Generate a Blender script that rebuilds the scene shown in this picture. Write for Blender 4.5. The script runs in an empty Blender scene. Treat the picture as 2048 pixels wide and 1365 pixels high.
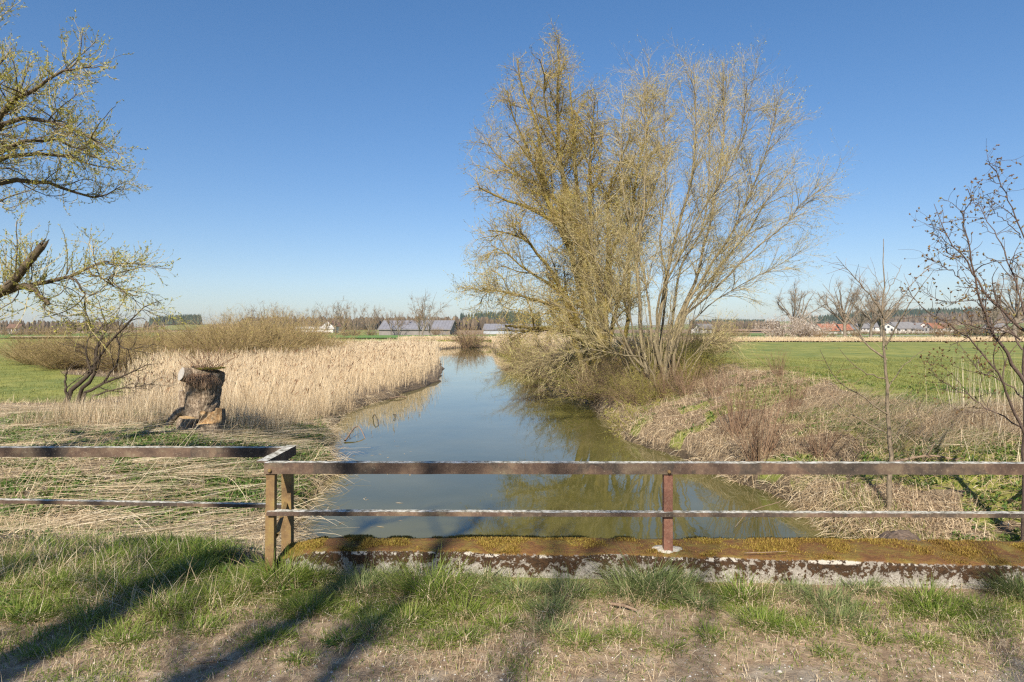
import bpy, math, random
import numpy as np
from mathutils import Vector
PI = math.pi
rng = np.random.default_rng(7)
random.seed(5)
sc = bpy.context.scene
col = sc.collection
F = 1365.0; HZ = 660.0; CH = 1.7          # focal length and horizon in photo pixels, camera height
WZ = -1.5                                  # water level
SUN_EL = 37.0; SUN_AZ = 12.0               # shadows run AZ degrees to the right of straight ahead

def P(x, y, d):
    return np.array([(x-1024)/F*d, d, CH-(y-HZ)/F*d])

# ------------------------------------------------------------------ noise
def _h(ix, iy, seed):
    n = (ix.astype(np.int64)*374761393 + iy.astype(np.int64)*668265263 + seed*1442695041) & 0xffffffff
    n = ((n ^ (n >> 13))*1274126177) & 0xffffffff
    return ((n ^ (n >> 16)) & 0xffff)/65535.0
def vn(x, y, s, seed=0):
    x = np.asarray(x, float)/s; y = np.asarray(y, float)/s
    ix = np.floor(x); iy = np.floor(y); fx = x-ix; fy = y-iy
    fx = fx*fx*(3-2*fx); fy = fy*fy*(3-2*fy)
    a = _h(ix, iy, seed); b = _h(ix+1, iy, seed); c = _h(ix, iy+1, seed); d = _h(ix+1, iy+1, seed)
    return (a*(1-fx)+b*fx)*(1-fy)+(c*(1-fx)+d*fx)*fy
def fbm(x, y, s, seed=0, o=4):
    t = 0; a = 0.5; n = 0
    for i in range(o):
        t = t+a*vn(x, y, s, seed+i*17); n += a; a *= .5; s *= .5
    return t/n
def ss(a, b, x):
    t = np.clip((x-a)/(b-a), 0, 1); return t*t*(3-2*t)

# ------------------------------------------------------------------ terrain
LY = np.array([-50, 4.5, 7, 10.4, 12.5, 15.9, 19, 22, 26, 32.4, 41.6, 54.6, 80, 97, 112, 122, 128.])
LX = np.array([-2.1, -2.1, -2.5, -3.3, -3.5, -4.0, -4.9, -5.6, -6.3, -5.5, -4.4, -5.4, -8.6, -10.3, -11.6, -9, -4.])
RY = np.array([-50, 4.5, 9, 10.7, 12.9, 15.3, 17.8, 19.9, 24.3, 31.2, 36.4, 45, 54.6, 84, 112, 122, 128.])
RX = np.array([5.6, 5.6, 5.2, 4.9, 5.0, 4.4, 4.0, 3.3, 3.5, 3.0, 1.9, 1.8, 1.5, -1.5, -3.3, -3.6, -4.])
def Lf(y): return np.interp(y, LY, LX)+0.35*(vn(y, 0*y, 1.7, 3)-.5)+0.15*(vn(y, 0*y, .5, 4)-.5)
def Rf(y): return np.interp(y, RY, RX)+0.35*(vn(y, 0*y, 1.9, 5)-.5)+0.15*(vn(y, 0*y, .45, 6)-.5)
FY = np.array([-50, 4, 30, 120, 300, 500, 800, 1200, 1600, 2200, 4000])
FZ = np.array([-.2, -.2, -.2, -.25, -.3, .6, 2.5, 5.0, 8., 9., 9.])
def hgt(x, y):
    x = np.asarray(x, float); y = np.asarray(y, float)
    x, y = np.broadcast_arrays(x, y)
    L = Lf(y); R = Rf(y)
    far = np.interp(y, FY, FZ)
    # left flood plain
    u = L-x
    near = ss(34, 12, y)
    lb = -1.34+0.5*near*ss(0.0, 4.0, u)+0.10*ss(0, .5, u)
    lb = lb+ss(18, 40, u)*0.45
    lb = lb*(1-ss(120, 200, y))+far*ss(120, 200, y)
    lb = WZ-.05+(lb-WZ+.05)*ss(-.05, .45, u)
    # right bank
    v = x-R
    rb = -0.95+0.45*ss(.3, 2.5, v)+0.30*ss(1.5, 5.5, v)
    rb = rb + 0.20*np.exp(-((x-9.0)/2.6)**2-((y-25)/6.)**2)
    rb = rb + (0.22*ss(2, 5, v)*ss(11, 9, v+.0*x)+.34*(fbm(x, y, 1.5, 14, 3)-.45)*ss(.5, 1.5, v)*ss(7.5, 6, v))*ss(8, 12, y)*ss(45, 30, y)
    rb = rb - 0.55*ss(13, 7, y)*ss(6, 1.0, v)
    rb = rb*(1-ss(60, 130, y))+far*ss(60, 130, y)
    rb = WZ-.05+(rb-WZ+.05)*ss(-.05, .5, v)
    inside = np.minimum(x-L, R-x)
    bed = WZ-.05-0.9*ss(0, 1.8, inside)
    h = np.where(inside > 0, bed, np.where(u > v, lb, rb))
    h = np.where(y > 130, far, h)
    # bridge embankment
    nz = 0.07*(fbm(x, y, 2.2, 11)-.5)+0.035*(fbm(x, y, .5, 12, 3)-.5)
    nz = nz*np.where(inside > -.1, 0.2, 1.0)
    wl = ss(9.5, 4.8, y)
    emb = 0.02-0.10*ss(-1.6, -5.5, x)
    tl = ss(-1.7, -2.3, x)                 # left of the parapet the slope is gentle
    w = np.where(y < 4.85, 1.0, tl*wl*(u > -5))
    w = np.where((y >= 4.85) & (x > 5.2), ss(8.5, 5.0, y)*0.9, w)
    h = h*(1-w)+emb*w
    und = ss(60, 400, y)*ss(700, 200, y)*0
    # distant relief
    hill = 18*np.exp(-((x-860)/np.where(x < 860, 190., 400.))**2)*ss(900, 1350, y) + 6*np.exp(-((x-490)/110.)**2)*ss(1200, 1500, y) + 8*np.exp(-((x-1250)/300.)**2)*ss(900, 1350, y)
    hill = hill + 7*np.exp(-((x+590)/70.)**2)*ss(1000, 1300, y) + 7*np.exp(-((x+10)/110.)**2)*ss(780, 1250, y)
    hill = hill + 5*(fbm(x, y, 500, 21, 2)-.5)*ss(500, 1200, y)
    h = h + hill
    h = h + nz*ss(300, 60, y) + 0.5*(fbm(x, y, 60, 22, 2)-.5)*ss(120, 300, y)
    return h

# ------------------------------------------------------------------ materials
class NT:
    def __init__(s, m):
        s.t = m.node_tree; s.n = s.t.nodes; s.l = s.t.links
    def new(s, typ, **kw):
        nd = s.n.new(typ)
        for k, v in kw.items():
            if k.startswith('i_'):
                nd.inputs[k[2:].replace('_', ' ')].default_value = v
            else: setattr(nd, k, v)
        return nd
    def link(s, a, b): s.l.new(a, b)
def new_mat(name):
    m = bpy.data.materials.new(name); m.use_nodes = True
    t = NT(m); b = t.n['Principled BSDF']
    b.inputs['Roughness'].default_value = .85
    b.inputs['Specular IOR Level'].default_value = .25
    return m, t, b
def ramp(t, stops, interp='LINEAR'):
    r = t.new('ShaderNodeValToRGB'); r.color_ramp.interpolation = interp
    e = r.color_ramp.elements
    while len(e) < len(stops): e.new(.5)
    for i, (p, c) in enumerate(stops):
        e[i].position = p; e[i].color = (c[0], c[1], c[2], 1)
    return r
def noise(t, scale, detail=5, rough=.6, coord=None, dist=0.):
    n = t.new('ShaderNodeTexNoise'); n.inputs['Scale'].default_value = scale
    n.inputs['Detail'].default_value = detail; n.inputs['Roughness'].default_value = rough
    n.inputs['Distortion'].default_value = dist
    if coord is not None: t.link(coord, n.inputs['Vector'])
    return n
def geo_pos(t, scale=None):
    g = t.new('ShaderNodeNewGeometry')
    if scale is None: return g.outputs['Position']
    m = t.new('ShaderNodeMapping'); m.inputs['Scale'].default_value = scale
    t.link(g.outputs['Position'], m.inputs['Vector']); return m.outputs['Vector']
def mixc(t, fac, a, b, blend='MIX'):
    m = t.new('ShaderNodeMix'); m.data_type = 'RGBA'; m.blend_type = blend
    for s, v in ((0, fac), (6, a), (7, b)):
        if hasattr(v, 'is_output') or isinstance(v, bpy.types.NodeSocket): t.link(v, m.inputs[s])
        elif isinstance(v, (int, float)): m.inputs[s].default_value = v
        else: m.inputs[s].default_value = (v[0], v[1], v[2], 1)
    return m.outputs[2]
def math_(t, op, a, b=0., clamp=False):
    m = t.new('ShaderNodeMath'); m.operation = op; m.use_clamp = clamp
    for i, v in enumerate((a, b)):
        if isinstance(v, bpy.types.NodeSocket): t.link(v, m.inputs[i])
        else: m.inputs[i].default_value = v
    return m.outputs[0]
def bump(t, b, height, strength=.5, dist=.01):
    n = t.new('ShaderNodeBump'); n.inputs['Strength'].default_value = strength; n.inputs['Distance'].default_value = dist
    t.link(height, n.inputs['Height']); t.link(n.outputs[0], b.inputs['Normal'])
def attr(t, name):
    a = t.new('ShaderNodeAttribute'); a.attribute_name = name; return a
def blade_mat(name, stops, transl=.35, rough=.7, spec=.25):
    m, t, b = new_mat(name)
    b.inputs['Roughness'].default_value = rough; b.inputs['Specular IOR Level'].default_value = spec
    r = ramp(t, stops); t.link(attr(t, 'v').outputs['Fac'], r.inputs[0])
    t.link(r.outputs[0], b.inputs['Base Color'])
    if transl > 0:
        tr = t.new('ShaderNodeBsdfTranslucent'); t.link(r.outputs[0], tr.inputs[0])
        mx = t.new('ShaderNodeMixShader'); mx.inputs[0].default_value = transl
        t.link(b.outputs[0], mx.inputs[1]); t.link(tr.outputs[0], mx.inputs[2])
        t.link(mx.outputs[0], t.n['Material Output'].inputs[0])
    return m
def bark_mat(name, stops, scale=18., moss=None, moss_lo=.5, bstr=.8, bd=.02):
    m, t, b = new_mat(name)
    p = geo_pos(t, (1, 1, .35))
    n = noise(t, scale, 6, .7, p, .4)
    r = ramp(t, stops); t.link(n.outputs[0], r.inputs[0]); c = r.outputs[0]
    if moss:
        n2 = noise(t, 3.5, 5, .65, geo_pos(t))
        mr = ramp(t, [(moss_lo, (0, 0, 0)), (moss_lo+.12, (1, 1, 1))]); t.link(n2.outputs[0], mr.inputs[0])
        c = mixc(t, mr.outputs[0], c, moss)
    t.link(c, b.inputs['Base Color']); bump(t, b, n.outputs[0], bstr, bd)
    return m
def flat_mat(name, c, rough=.8, var=.25, scale=2., c2=None, bstr=0.):
    m, t, b = new_mat(name); b.inputs['Roughness'].default_value = rough
    n = noise(t, scale, 5, .6, geo_pos(t))
    c2 = c2 or tuple(v*(1-var) for v in c)
    r = ramp(t, [(.35, c), (.68, c2)]); t.link(n.outputs[0], r.inputs[0])
    t.link(r.outputs[0], b.inputs['Base Color'])
    if bstr: bump(t, b, n.outputs[0], bstr, .02)
    return m

# ------------------------------------------------------------------ mesh building
class Acc:
    def __init__(s): s.v = []; s.q = []; s.t = []; s.a = []; s.mq = []; s.mt = []; s.n = 0
    def add(s, verts, quads=None, tris=None, a=0.5, mi=0):
        verts = np.asarray(verts, np.float32).reshape(-1, 3); k = len(verts)
        s.v.append(verts)
        s.a.append(np.broadcast_to(np.asarray(a, np.float32).reshape(-1) if np.ndim(a) else np.float32(a), (k,)))
        if quads is not None and len(quads):
            q = np.asarray(quads, np.int64).reshape(-1, 4)+s.n; s.q.append(q); s.mq.append(np.full(len(q), mi))
        if tris is not None and len(tris):
            q = np.asarray(tris, np.int64).reshape(-1, 3)+s.n; s.t.append(q); s.mt.append(np.full(len(q), mi))
        s.n += k
    def build(s, name, mats, parent=None, smooth=False, loc=None):
        me = bpy.data.meshes.new(name)
        v = np.concatenate(s.v) if s.v else np.zeros((0, 3), np.float32)
        if loc is not None: v = v-np.asarray(loc, np.float32)
        q = np.concatenate(s.q) if s.q else np.zeros((0, 4), np.int64)
        tr = np.concatenate(s.t) if s.t else np.zeros((0, 3), np.int64)
        me.vertices.add(len(v)); me.vertices.foreach_set('co', v.reshape(-1))
        nl = len(q)*4+len(tr)*3; me.loops.add(nl)
        me.loops.foreach_set('vertex_index', np.concatenate([q.reshape(-1), tr.reshape(-1)]).astype(np.int32))
        me.polygons.add(len(q)+len(tr))
        ls = np.concatenate([np.arange(len(q))*4, len(q)*4+np.arange(len(tr))*3]).astype(np.int32)
        me.polygons.foreach_set('loop_start', ls)
        mi = np.concatenate([*(s.mq or [np.zeros(0)]), *(s.mt or [np.zeros(0)])]).astype(np.int32)
        me.polygons.foreach_set('material_index', mi)
        me.polygons.foreach_set('use_smooth', np.full(len(mi), bool(smooth)))
        at = me.attributes.new('v', 'FLOAT', 'POINT'); at.data.foreach_set('value', np.concatenate(s.a).astype(np.float32) if s.a else [])
        me.update(calc_edges=True)
        if not isinstance(mats, (list, tuple)): mats = [mats]
        for m in mats: me.materials.append(m)
        o = bpy.data.objects.new(name, me); col.objects.link(o)
        if parent: o.parent = parent
        elif loc is not None: o.location = loc
        return o
    # ribbons: centre lines C (N,K,3), widths W (N,K), side vectors S (N,3) or (N,K,3)
    def ribbons(s, C, W, S, a=.5, mi=0):
        N, K, _ = C.shape
        if S.ndim == 2: S = S[:, None, :]
        A = C-S*W[..., None]/2; B = C+S*W[..., None]/2
        V = np.stack([A, B], 2).reshape(N, K*2, 3)
        base = (np.arange(N)*K*2)[:, None, None]
        k = np.arange(K-1)[None, :, None]*2
        q = base+k+np.array([0, 1, 3, 2])[None, None, :]
        av = np.repeat(np.broadcast_to(np.asarray(a, float), (N,)), K*2)
        s.add(V.reshape(-1, 3), q.reshape(-1, 4), a=av, mi=mi)
    def tubes(s, C, R, m=4, a=.5, mi=0, cap=False):
        N, K, _ = C.shape
        T = np.gradient(C, axis=1); T /= np.linalg.norm(T, axis=2, keepdims=True)+1e-9
        ref = rng.normal(size=(N, 3)); t0 = T[:, K//2]
        ref -= (ref*t0).sum(1, keepdims=True)*t0
        ref /= np.linalg.norm(ref, axis=1, keepdims=True)+1e-9; ref = ref[:, None, :]
        U = ref-(ref*T).sum(2, keepdims=True)*T; U /= np.linalg.norm(U, axis=2, keepdims=True)+1e-9
        Vv = np.cross(T, U)
        an = np.arange(m)/m*2*PI
        ring = (np.cos(an)[None, None, :, None]*U[:, :, None, :]+np.sin(an)[None, None, :, None]*Vv[:, :, None, :])
        V = C[:, :, None, :]+ring*R[:, :, None, None]
        i = np.arange(m); j = (i+1) % m
        f = np.stack([i, j, j+m, i+m], 1)
        q = (np.arange(N)*K*m)[:, None, None, None]+(np.arange(K-1)*m)[None, :, None, None]+f[None, None]
        av = np.repeat(np.broadcast_to(np.asarray(a, float), (N,)), K*m)
        s.add(V.reshape(-1, 3), q.reshape(-1, 4), a=av, mi=mi)
        if cap:
            for n in range(N):
                e = V[n, -1]; c = e.mean(0)
                s.add(np.vstack([e, c]), tris=[(x, (x+1) % m, m) for x in range(m)], a=.5, mi=mi)
    def box(s, lo, hi, a=.5, mi=0):
        x0, y0, z0 = lo; x1, y1, z1 = hi
        v = [(x0, y0, z0), (x1, y0, z0), (x1, y1, z0), (x0, y1, z0), (x0, y0, z1), (x1, y0, z1), (x1, y1, z1), (x0, y1, z1)]
        s.add(v, [(0, 3, 2, 1), (4, 5, 6, 7), (0, 1, 5, 4), (1, 2, 6, 5), (2, 3, 7, 6), (3, 0, 4, 7)], a=a, mi=mi)

def empty(name, loc, label=None, cat=None, group=None, rz=0):
    o = bpy.data.objects.new(name, None); col.objects.link(o); o.location = tuple(loc); o.rotation_euler = (0, 0, rz)
    o.empty_display_size = .2
    tag(o, label, cat, group); return o
def tag(o, label=None, cat=None, group=None, kind=None):
    if label: o['label'] = label
    if cat: o['category'] = cat
    if group: o['group'] = group
    if kind: o['kind'] = kind
    return o
def resample(pts, K):
    pts = np.asarray(pts, float)
    # catmull-rom smooth
    q = np.vstack([2*pts[0]-pts[1], pts, 2*pts[-1]-pts[-2]]); out = []
    for i in range(1, len(q)-2):
        for t in np.linspace(0, 1, 8, endpoint=False):
            a, b, c, d = q[i-1], q[i], q[i+1], q[i+2]
            out.append(.5*((2*b)+(-a+c)*t+(2*a-5*b+4*c-d)*t*t+(-a+3*b-3*c+d)*t**3))
    out.append(pts[-1]); out = np.array(out)
    l = np.concatenate([[0], np.cumsum(np.linalg.norm(np.diff(out[:, :3], axis=0), axis=1))])
    s = np.linspace(0, l[-1], K)
    return np.stack([np.interp(s, l, out[:, i]) for i in range(out.shape[1])], 1)
def spawn(C, R, n, t0, t1, ang, Ln, K, r0, up=0., wig=.15, fall=.5, rtip=.35, rel=None, bias=None, lenw=1.0):
    """children of the polylines C (N,K0,3)"""
    N, K0, _ = C.shape
    ln = np.linalg.norm(np.diff(C, axis=1), axis=2).sum(1)
    p = ln**lenw; p = p/p.sum()
    idx = rng.choice(N, n, p=p); t = rng.uniform(t0, t1, n)
    f = t*(K0-1); i = np.minimum(f.astype(int), K0-2); f = (f-i)[:, None]
    pos = C[idx, i]*(1-f)+C[idx, i+1]*f
    T = C[idx, i+1]-C[idx, i]; T /= np.linalg.norm(T, axis=1, keepdims=True)+1e-9
    pr = R[idx, i]*(1-f[:, 0])+R[idx, i+1]*f[:, 0]
    ax = rng.normal(size=(n, 3))
    if bias is not None: ax += np.asarray(bias)
    ax -= (ax*T).sum(1, keepdims=True)*T; ax /= np.linalg.norm(ax, axis=1, keepdims=True)+1e-9
    a = np.radians(rng.uniform(ang[0], ang[1], n))[:, None]
    D = T*np.cos(a)+ax*np.sin(a)
    L = rng.uniform(Ln[0], Ln[1], n)*(1-fall*t)
    if rel is not None: L = np.minimum(L, rel*ln[idx])
    out = np.zeros((n, K, 3)); out[:, 0] = pos
    st = (L/(K-1))[:, None]
    w = rng.normal(size=(n, 3))*wig
    for k in range(1, K):
        w = w*.6+rng.normal(size=(n, 3))*wig
        D = D+w+np.array([0, 0, up]); D /= np.linalg.norm(D, axis=1, keepdims=True)
        out[:, k] = out[:, k-1]+D*st
    rb = np.minimum(pr*.75, r0*(L/np.mean(Ln))**.7)
    rr = rb[:, None]*np.linspace(1, rtip, K)[None, :]
    return out, rr
def leaves_on(acc, C, n, size, mi=0, asp=.35, tr=(.15, 1.), droop=0., vr=(0, 1)):
    N, K, _ = C.shape
    idx = rng.integers(0, N, n); t = rng.uniform(tr[0], tr[1], n)*(K-1); i = np.minimum(t.astype(int), K-2); f = (t-i)[:, None]
    pos = C[idx, i]*(1-f)+C[idx, i+1]*f
    T = C[idx, i+1]-C[idx, i]; T /= np.linalg.norm(T, axis=1, keepdims=True)+1e-9
    D = T+rng.normal(size=(n, 3))*.6; D[:, 2] -= droop; D /= np.linalg.norm(D, axis=1, keepdims=True)
    S = np.cross(D, rng.normal(size=(n, 3))); S /= np.linalg.norm(S, axis=1, keepdims=True)+1e-9
    L = rng.uniform(size[0], size[1], n)[:, None]
    c = np.stack([pos, pos+D*L*.5, pos+D*L], 1)
    W = L*asp*np.array([[.25, 1., .1]])
    acc.ribbons(c, W, S, a=rng.uniform(vr[0], vr[1], n), mi=mi)

def inview(x, y, m=.82, pad=1.2):
    return np.abs(x) < y*m+pad
def scatter(n, x0, x1, y0, y1, dens=None, depth_pow=0., margin=.8):
    """n candidate points in a rectangle, kept where in view and where dens(x,y) beats chance"""
    x = rng.uniform(x0, x1, n)
    u = rng.uniform(0, 1, n)
    y = y0+(y1-y0)*u if depth_pow == 0 else y0*(y1/y0)**u
    k = inview(x, y, margin)
    if dens is not None: k &= rng.uniform(size=n) < dens(x, y)
    return x[k], y[k]
def unit(a): return a/(np.linalg.norm(a, axis=-1, keepdims=True)+1e-9)
def grass(acc, x, y, hl, wd, lean=.35, bend=.6, vr=(0, 1), mi=0, z0=0., dirv=None, K=4, z=None, vclump=None, mat=.03):
    n = len(x); z_given = z is not None; z = hgt(x, y)+z0 if z is None else z
    L = rng.uniform(hl[0], hl[1], n); W = rng.uniform(wd[0], wd[1], n)
    th = rng.uniform(0, 2*PI, n); H = np.stack([np.cos(th), np.sin(th), 0*th], 1)
    if dirv is not None: H = unit(H*dirv[1]+np.asarray(dirv[0]))
    ln = np.abs(rng.normal(lean, lean*.5, n))
    bd = rng.uniform(.3, 1, n)*bend
    c = np.zeros((n, K, 3)); c[:, 0] = np.stack([x, y, z-.01], 1)
    zc = z is not None and z_given is False
    for k in range(1, K):
        t = k/(K-1); g = ln+bd*t
        d = H*np.sin(g)[:, None]+np.array([0, 0, 1])*np.cos(g)[:, None]
        c[:, k] = c[:, k-1]+d*(L/(K-1))[:, None]
    if zc:
        lo = hgt(c[:, 1:, 0], c[:, 1:, 1])+rng.uniform(.004, mat, n)[:, None]
        c[:, 1:, 2] = np.maximum(c[:, 1:, 2], lo)
    S = np.stack([-H[:, 1], H[:, 0], 0*th], 1)+rng.normal(size=(n, 3))*.25; S = unit(S)
    w = W[:, None]*np.interp(np.linspace(0, 1, K), [0, .4, 1], [.8, 1., .12])[None, :]
    v = rng.uniform(vr[0], vr[1], n)
    if vclump is not None: v = np.clip(v*.6+.4*vclump, 0, 1)
    acc.ribbons(c, w, S, a=v, mi=mi)
def stalks(acc, x, y, L, az, el, r, z0=.02, sag=.1, K=5, vr=(0, 1), mi=0, follow=True):
    """long dry stems lying or leaning; az, el in radians"""
    n = len(x); D = np.stack([np.cos(az)*np.cos(el), np.sin(az)*np.cos(el), np.sin(el)], 1)
    s = np.linspace(0, 1, K)[None, :, None]
    p0 = np.stack([x, y, hgt(x, y)+z0], 1)
    c = p0[:, None, :]+D[:, None, :]*L[:, None, None]*s
    c[:, :, 2] -= (sag*L)[:, None]*(s[..., 0]**2)
    c[:, :, :2] += rng.normal(size=(n, 1, 2))*(.05*L)[:, None, None]*np.sin(s*PI)
    if follow:
        g = hgt(c[..., 0], c[..., 1])+.01
        c[:, :, 2] = np.maximum(c[:, :, 2], np.maximum(g, WZ-.1))
    R = np.broadcast_to(r[:, None]*np.linspace(1, .5, K)[None, :], (n, K))
    acc.tubes(c, R, 3, a=rng.uniform(vr[0], vr[1], n), mi=mi)

# ------------------------------------------------------------------ camera, world, sun
cam = bpy.data.cameras.new('camera'); co = bpy.data.objects.new('camera', cam); col.objects.link(co)
co.location = (0, 0, CH); co.rotation_euler = (PI/2, 0, 0)
cam.sensor_width = 36; cam.lens = 36*F/2048; cam.shift_y = -(682.5-HZ)/2048
cam.clip_end = 9000; cam.clip_start = .05
sc.camera = co
w = bpy.data.worlds.new('World'); sc.world = w; w.use_nodes = True
t = w.node_tree; bg = t.nodes['Background']
sky = t.nodes.new('ShaderNodeTexSky'); sky.sky_type = 'NISHITA'; sky.sun_disc = False
sky.sun_elevation = math.radians(SUN_EL); sky.sun_rotation = math.radians(180+SUN_AZ)
sky.air_density = 1.0; sky.dust_density = .45; sky.ozone_density = 1.5; sky.altitude = 400
hs = t.nodes.new('ShaderNodeHueSaturation'); hs.inputs['Saturation'].default_value = 1.30; t.links.new(sky.outputs[0], hs.inputs['Color'])
mu = t.nodes.new('ShaderNodeMix'); mu.data_type = 'RGBA'; mu.blend_type = 'MULTIPLY'; mu.inputs[0].default_value = 1; mu.inputs[7].default_value = (.85, .915, 1.08, 1)
sc1 = t.nodes.new('ShaderNodeVectorMath'); sc1.operation = 'SCALE'; sc1.inputs[3].default_value = .1
ga = t.nodes.new('ShaderNodeGamma'); ga.inputs[1].default_value = .81
sc2 = t.nodes.new('ShaderNodeVectorMath'); sc2.operation = 'SCALE'; sc2.inputs[3].default_value = 10
t.links.new(hs.outputs[0], sc1.inputs[0]); t.links.new(sc1.outputs[0], ga.inputs[0]); t.links.new(ga.outputs[0], sc2.inputs[0])
t.links.new(sc2.outputs[0], mu.inputs[6]); t.links.new(mu.outputs[2], bg.inputs[0]); bg.inputs[1].default_value = .061
sl = bpy.data.lights.new('sun', 'SUN'); so = bpy.data.objects.new('sun', sl); col.objects.link(so)
sl.energy = 5.0; sl.angle = math.radians(.53); sl.color = (1, .91, .77)
a = math.radians(SUN_AZ); e = math.radians(SUN_EL)
tosun = Vector((-math.sin(a)*math.cos(e), -math.cos(a)*math.cos(e), math.sin(e)))
so.rotation_euler = tosun.to_track_quat('Z', 'Y').to_euler(); so.location = tosun*50
sc.view_settings.view_transform = 'Standard'; sc.view_settings.look = 'None'
sc.view_settings.exposure = .78; sc.view_settings.gamma = 1
sc.cycles.max_bounces = 6; sc.cycles.diffuse_bounces = 3; sc.cycles.glossy_bounces = 3
sc.cycles.transmission_bounces = 3; sc.cycles.transparent_max_bounces = 4
sc.cycles.use_denoising = False; sc.cycles.use_adaptive_sampling = False; sc.cycles.sample_clamp_indirect = 4; sc.cycles.filter_width = 1.3
try: sc.cycles.denoiser = 'OPENIMAGEDENOISE'
except Exception: pass
# ------------------------------------------------------------------ ground sheet
def axis(parts):
    out = []
    for a, b, s0, s1 in parts:
        x = a; n = 0
        while x < b-1e-6:
            out.append(x); f = (x-a)/(b-a); x += s0*(s1/s0)**f
    out.append(parts[-1][1]); return np.array(out)
gy = axis([(-40, -2, 6, .5), (-2, 2.6, .3, .08), (2.6, 5.4, .06, .06), (5.4, 14, .08, .14), (14, 40, .15, .4), (40, 130, .4, 1.2), (130, 400, 1.5, 12), (400, 1700, 13, 40), (1700, 4500, 60, 500)])
gxp = axis([(0, 9, .1, .1), (9, 20, .12, .35), (20, 60, .4, 1.5), (60, 300, 2, 10), (300, 3600, 12, 160)])
gx = np.concatenate([-gxp[:0:-1], gxp])
X, Y = np.meshgrid(gx, gy); Z = hgt(X, Y)
# zone weights: how green, how straw, how muddy each place is
L_, R_ = Lf(Y), Rf(Y); U = L_-X; V = X-R_
fieldR = 9.0+np.maximum(Y-34, 0)*.09+1.1*(fbm(X, Y, 3, 31)-.5)+np.maximum(0, 17-Y)*.0
def green_field_mask(x, y):
    edge = 9.2+np.maximum(y-34, 0)*.09+1.3*(fbm(x, y, 3, 31)-.5)
    near = 14.6+(x-9)*.15+0.8*(fbm(x, y, 2, 33)-.5)
    r = ss(-.25, .25, x-edge)*ss(-.4, .4, y-near)*(y < 108)
    bx = 13.3+.12*y; bx = bx+(np.maximum(.66*y, bx)-bx)*ss(38, 45, y)
    le = ss(-.6, .6, -(x+bx)+2.0*(fbm(x, y, 4, 34)-.5))*ss(25.5, 26.8, y)*(y < 300)
    return np.maximum(r, le)
def verge_green(x, y):
    return ss(.43, .58, fbm(x, y, .55, 43, 5)+.15*ss(-1.6, -3.5, x)-.15*ss(3.9, 3.2, y+.5*(fbm(x, y, 1.1, 45, 3)-.5)))
def near_green(x, y):
    """patchy green on the flood plain and banks"""
    n = fbm(x, y, 1.9, 41, 4)*.62+fbm(x, y, .55, 44, 3)*.38
    L = Lf(y); R = Rf(y)
    left = ss(.445, .515, n+.10*ss(20, 15, y)*ss(12, 15, y))*(x < L)*ss(24, 19, y)
    left = np.maximum(left, (x < L)*ss(8.0, 6.2, y)*ss(.38, .52, n))
    right = ss(.505, .57, n+.07*ss(15, 9, y)*ss(5, 8, x))*(x > R)*ss(30, 15, y)
    return np.clip(left+right, 0, 1)
G = green_field_mask(X, Y)
G = np.maximum(G, near_green(X, Y)*(Y > 4.9))
vg = verge_green(X, Y)
G = np.where(Y <= 4.95, vg*.62, G)
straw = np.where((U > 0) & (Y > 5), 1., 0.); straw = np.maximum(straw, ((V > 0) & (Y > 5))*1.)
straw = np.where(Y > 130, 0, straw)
bands = fbm(X, Y*.35, 160, 51, 2)
G = np.where(Y > 130, ss(.46, .50, bands), G)
mud = ss(.35, .0, np.abs(np.maximum(U, V)))*(Y > 5)*(Y < 130)
mud = np.maximum(mud, ((U < 0) & (V < 0) & (Y > 4.9) & (Y < 130))*1.)
me = bpy.data.meshes.new('ground'); ny, nx = X.shape
acc = Acc()
ii = np.arange(ny-1)[:, None]*nx+np.arange(nx-1)[None, :]
q = np.stack([ii, ii+1, ii+1+nx, ii+nx], -1).reshape(-1, 4)
acc.add(np.stack([X, Y, Z], -1).reshape(-1, 3), q)
m, t, b = new_mat('ground_soil')
ca = attr(t, 'zone'); sep = t.new('ShaderNodeSeparateColor'); t.link(ca.outputs['Color'], sep.inputs[0])
pos = geo_pos(t)
nf = noise(t, 9, 8, .72, pos); nm = noise(t, 1.3, 6, .6, pos); nl = noise(t, .30, 6, .7, geo_pos(t, (1, .45, 1)))
soil = ramp(t, [(.25, (.09, .06, .036)), (.48, (.27, .19, .12)), (.75, (.54, .425, .285))]); t.link(nf.outputs[0], soil.inputs[0])
grn = ramp(t, [(.25, (.125, .145, .03)), (.5, (.19, .215, .055)), (.8, (.28, .28, .10))]); t.link(nm.outputs[0], grn.inputs[0])
grl = ramp(t, [(.35, (.66, .76, .7)), (.62, (1.3, 1.16, 1.05))]); t.link(nl.outputs[0], grl.inputs[0])
g2 = mixc(t, 1., grn.outputs[0], grl.outputs[0], 'MULTIPLY')
stw = ramp(t, [(.25, (.05, .036, .024)), (.48, (.15, .11, .07)), (.75, (.34, .27, .18))]); t.link(nf.outputs[0], stw.inputs[0])  # damp soil under straw, colour darkened to put in the shade between blades
md = ramp(t, [(.3, (.035, .028, .018)), (.7, (.11, .08, .05))]); t.link(nf.outputs[0], md.inputs[0])
def fuzz(sock, amt=.5):
    a_ = math_(t, 'SUBTRACT', nf.outputs[0], .5); a_ = math_(t, 'MULTIPLY', a_, amt)
    s_ = math_(t, 'ADD', sock, a_); r_ = ramp(t, [(.38, (0, 0, 0)), (.62, (1, 1, 1))]); t.link(s_, r_.inputs[0]); return r_.outputs[0]
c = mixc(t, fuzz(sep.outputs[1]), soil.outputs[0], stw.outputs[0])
c = mixc(t, fuzz(sep.outputs[0], .9), c, g2)
c = mixc(t, fuzz(sep.outputs[2]), c, md.outputs[0])
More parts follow.
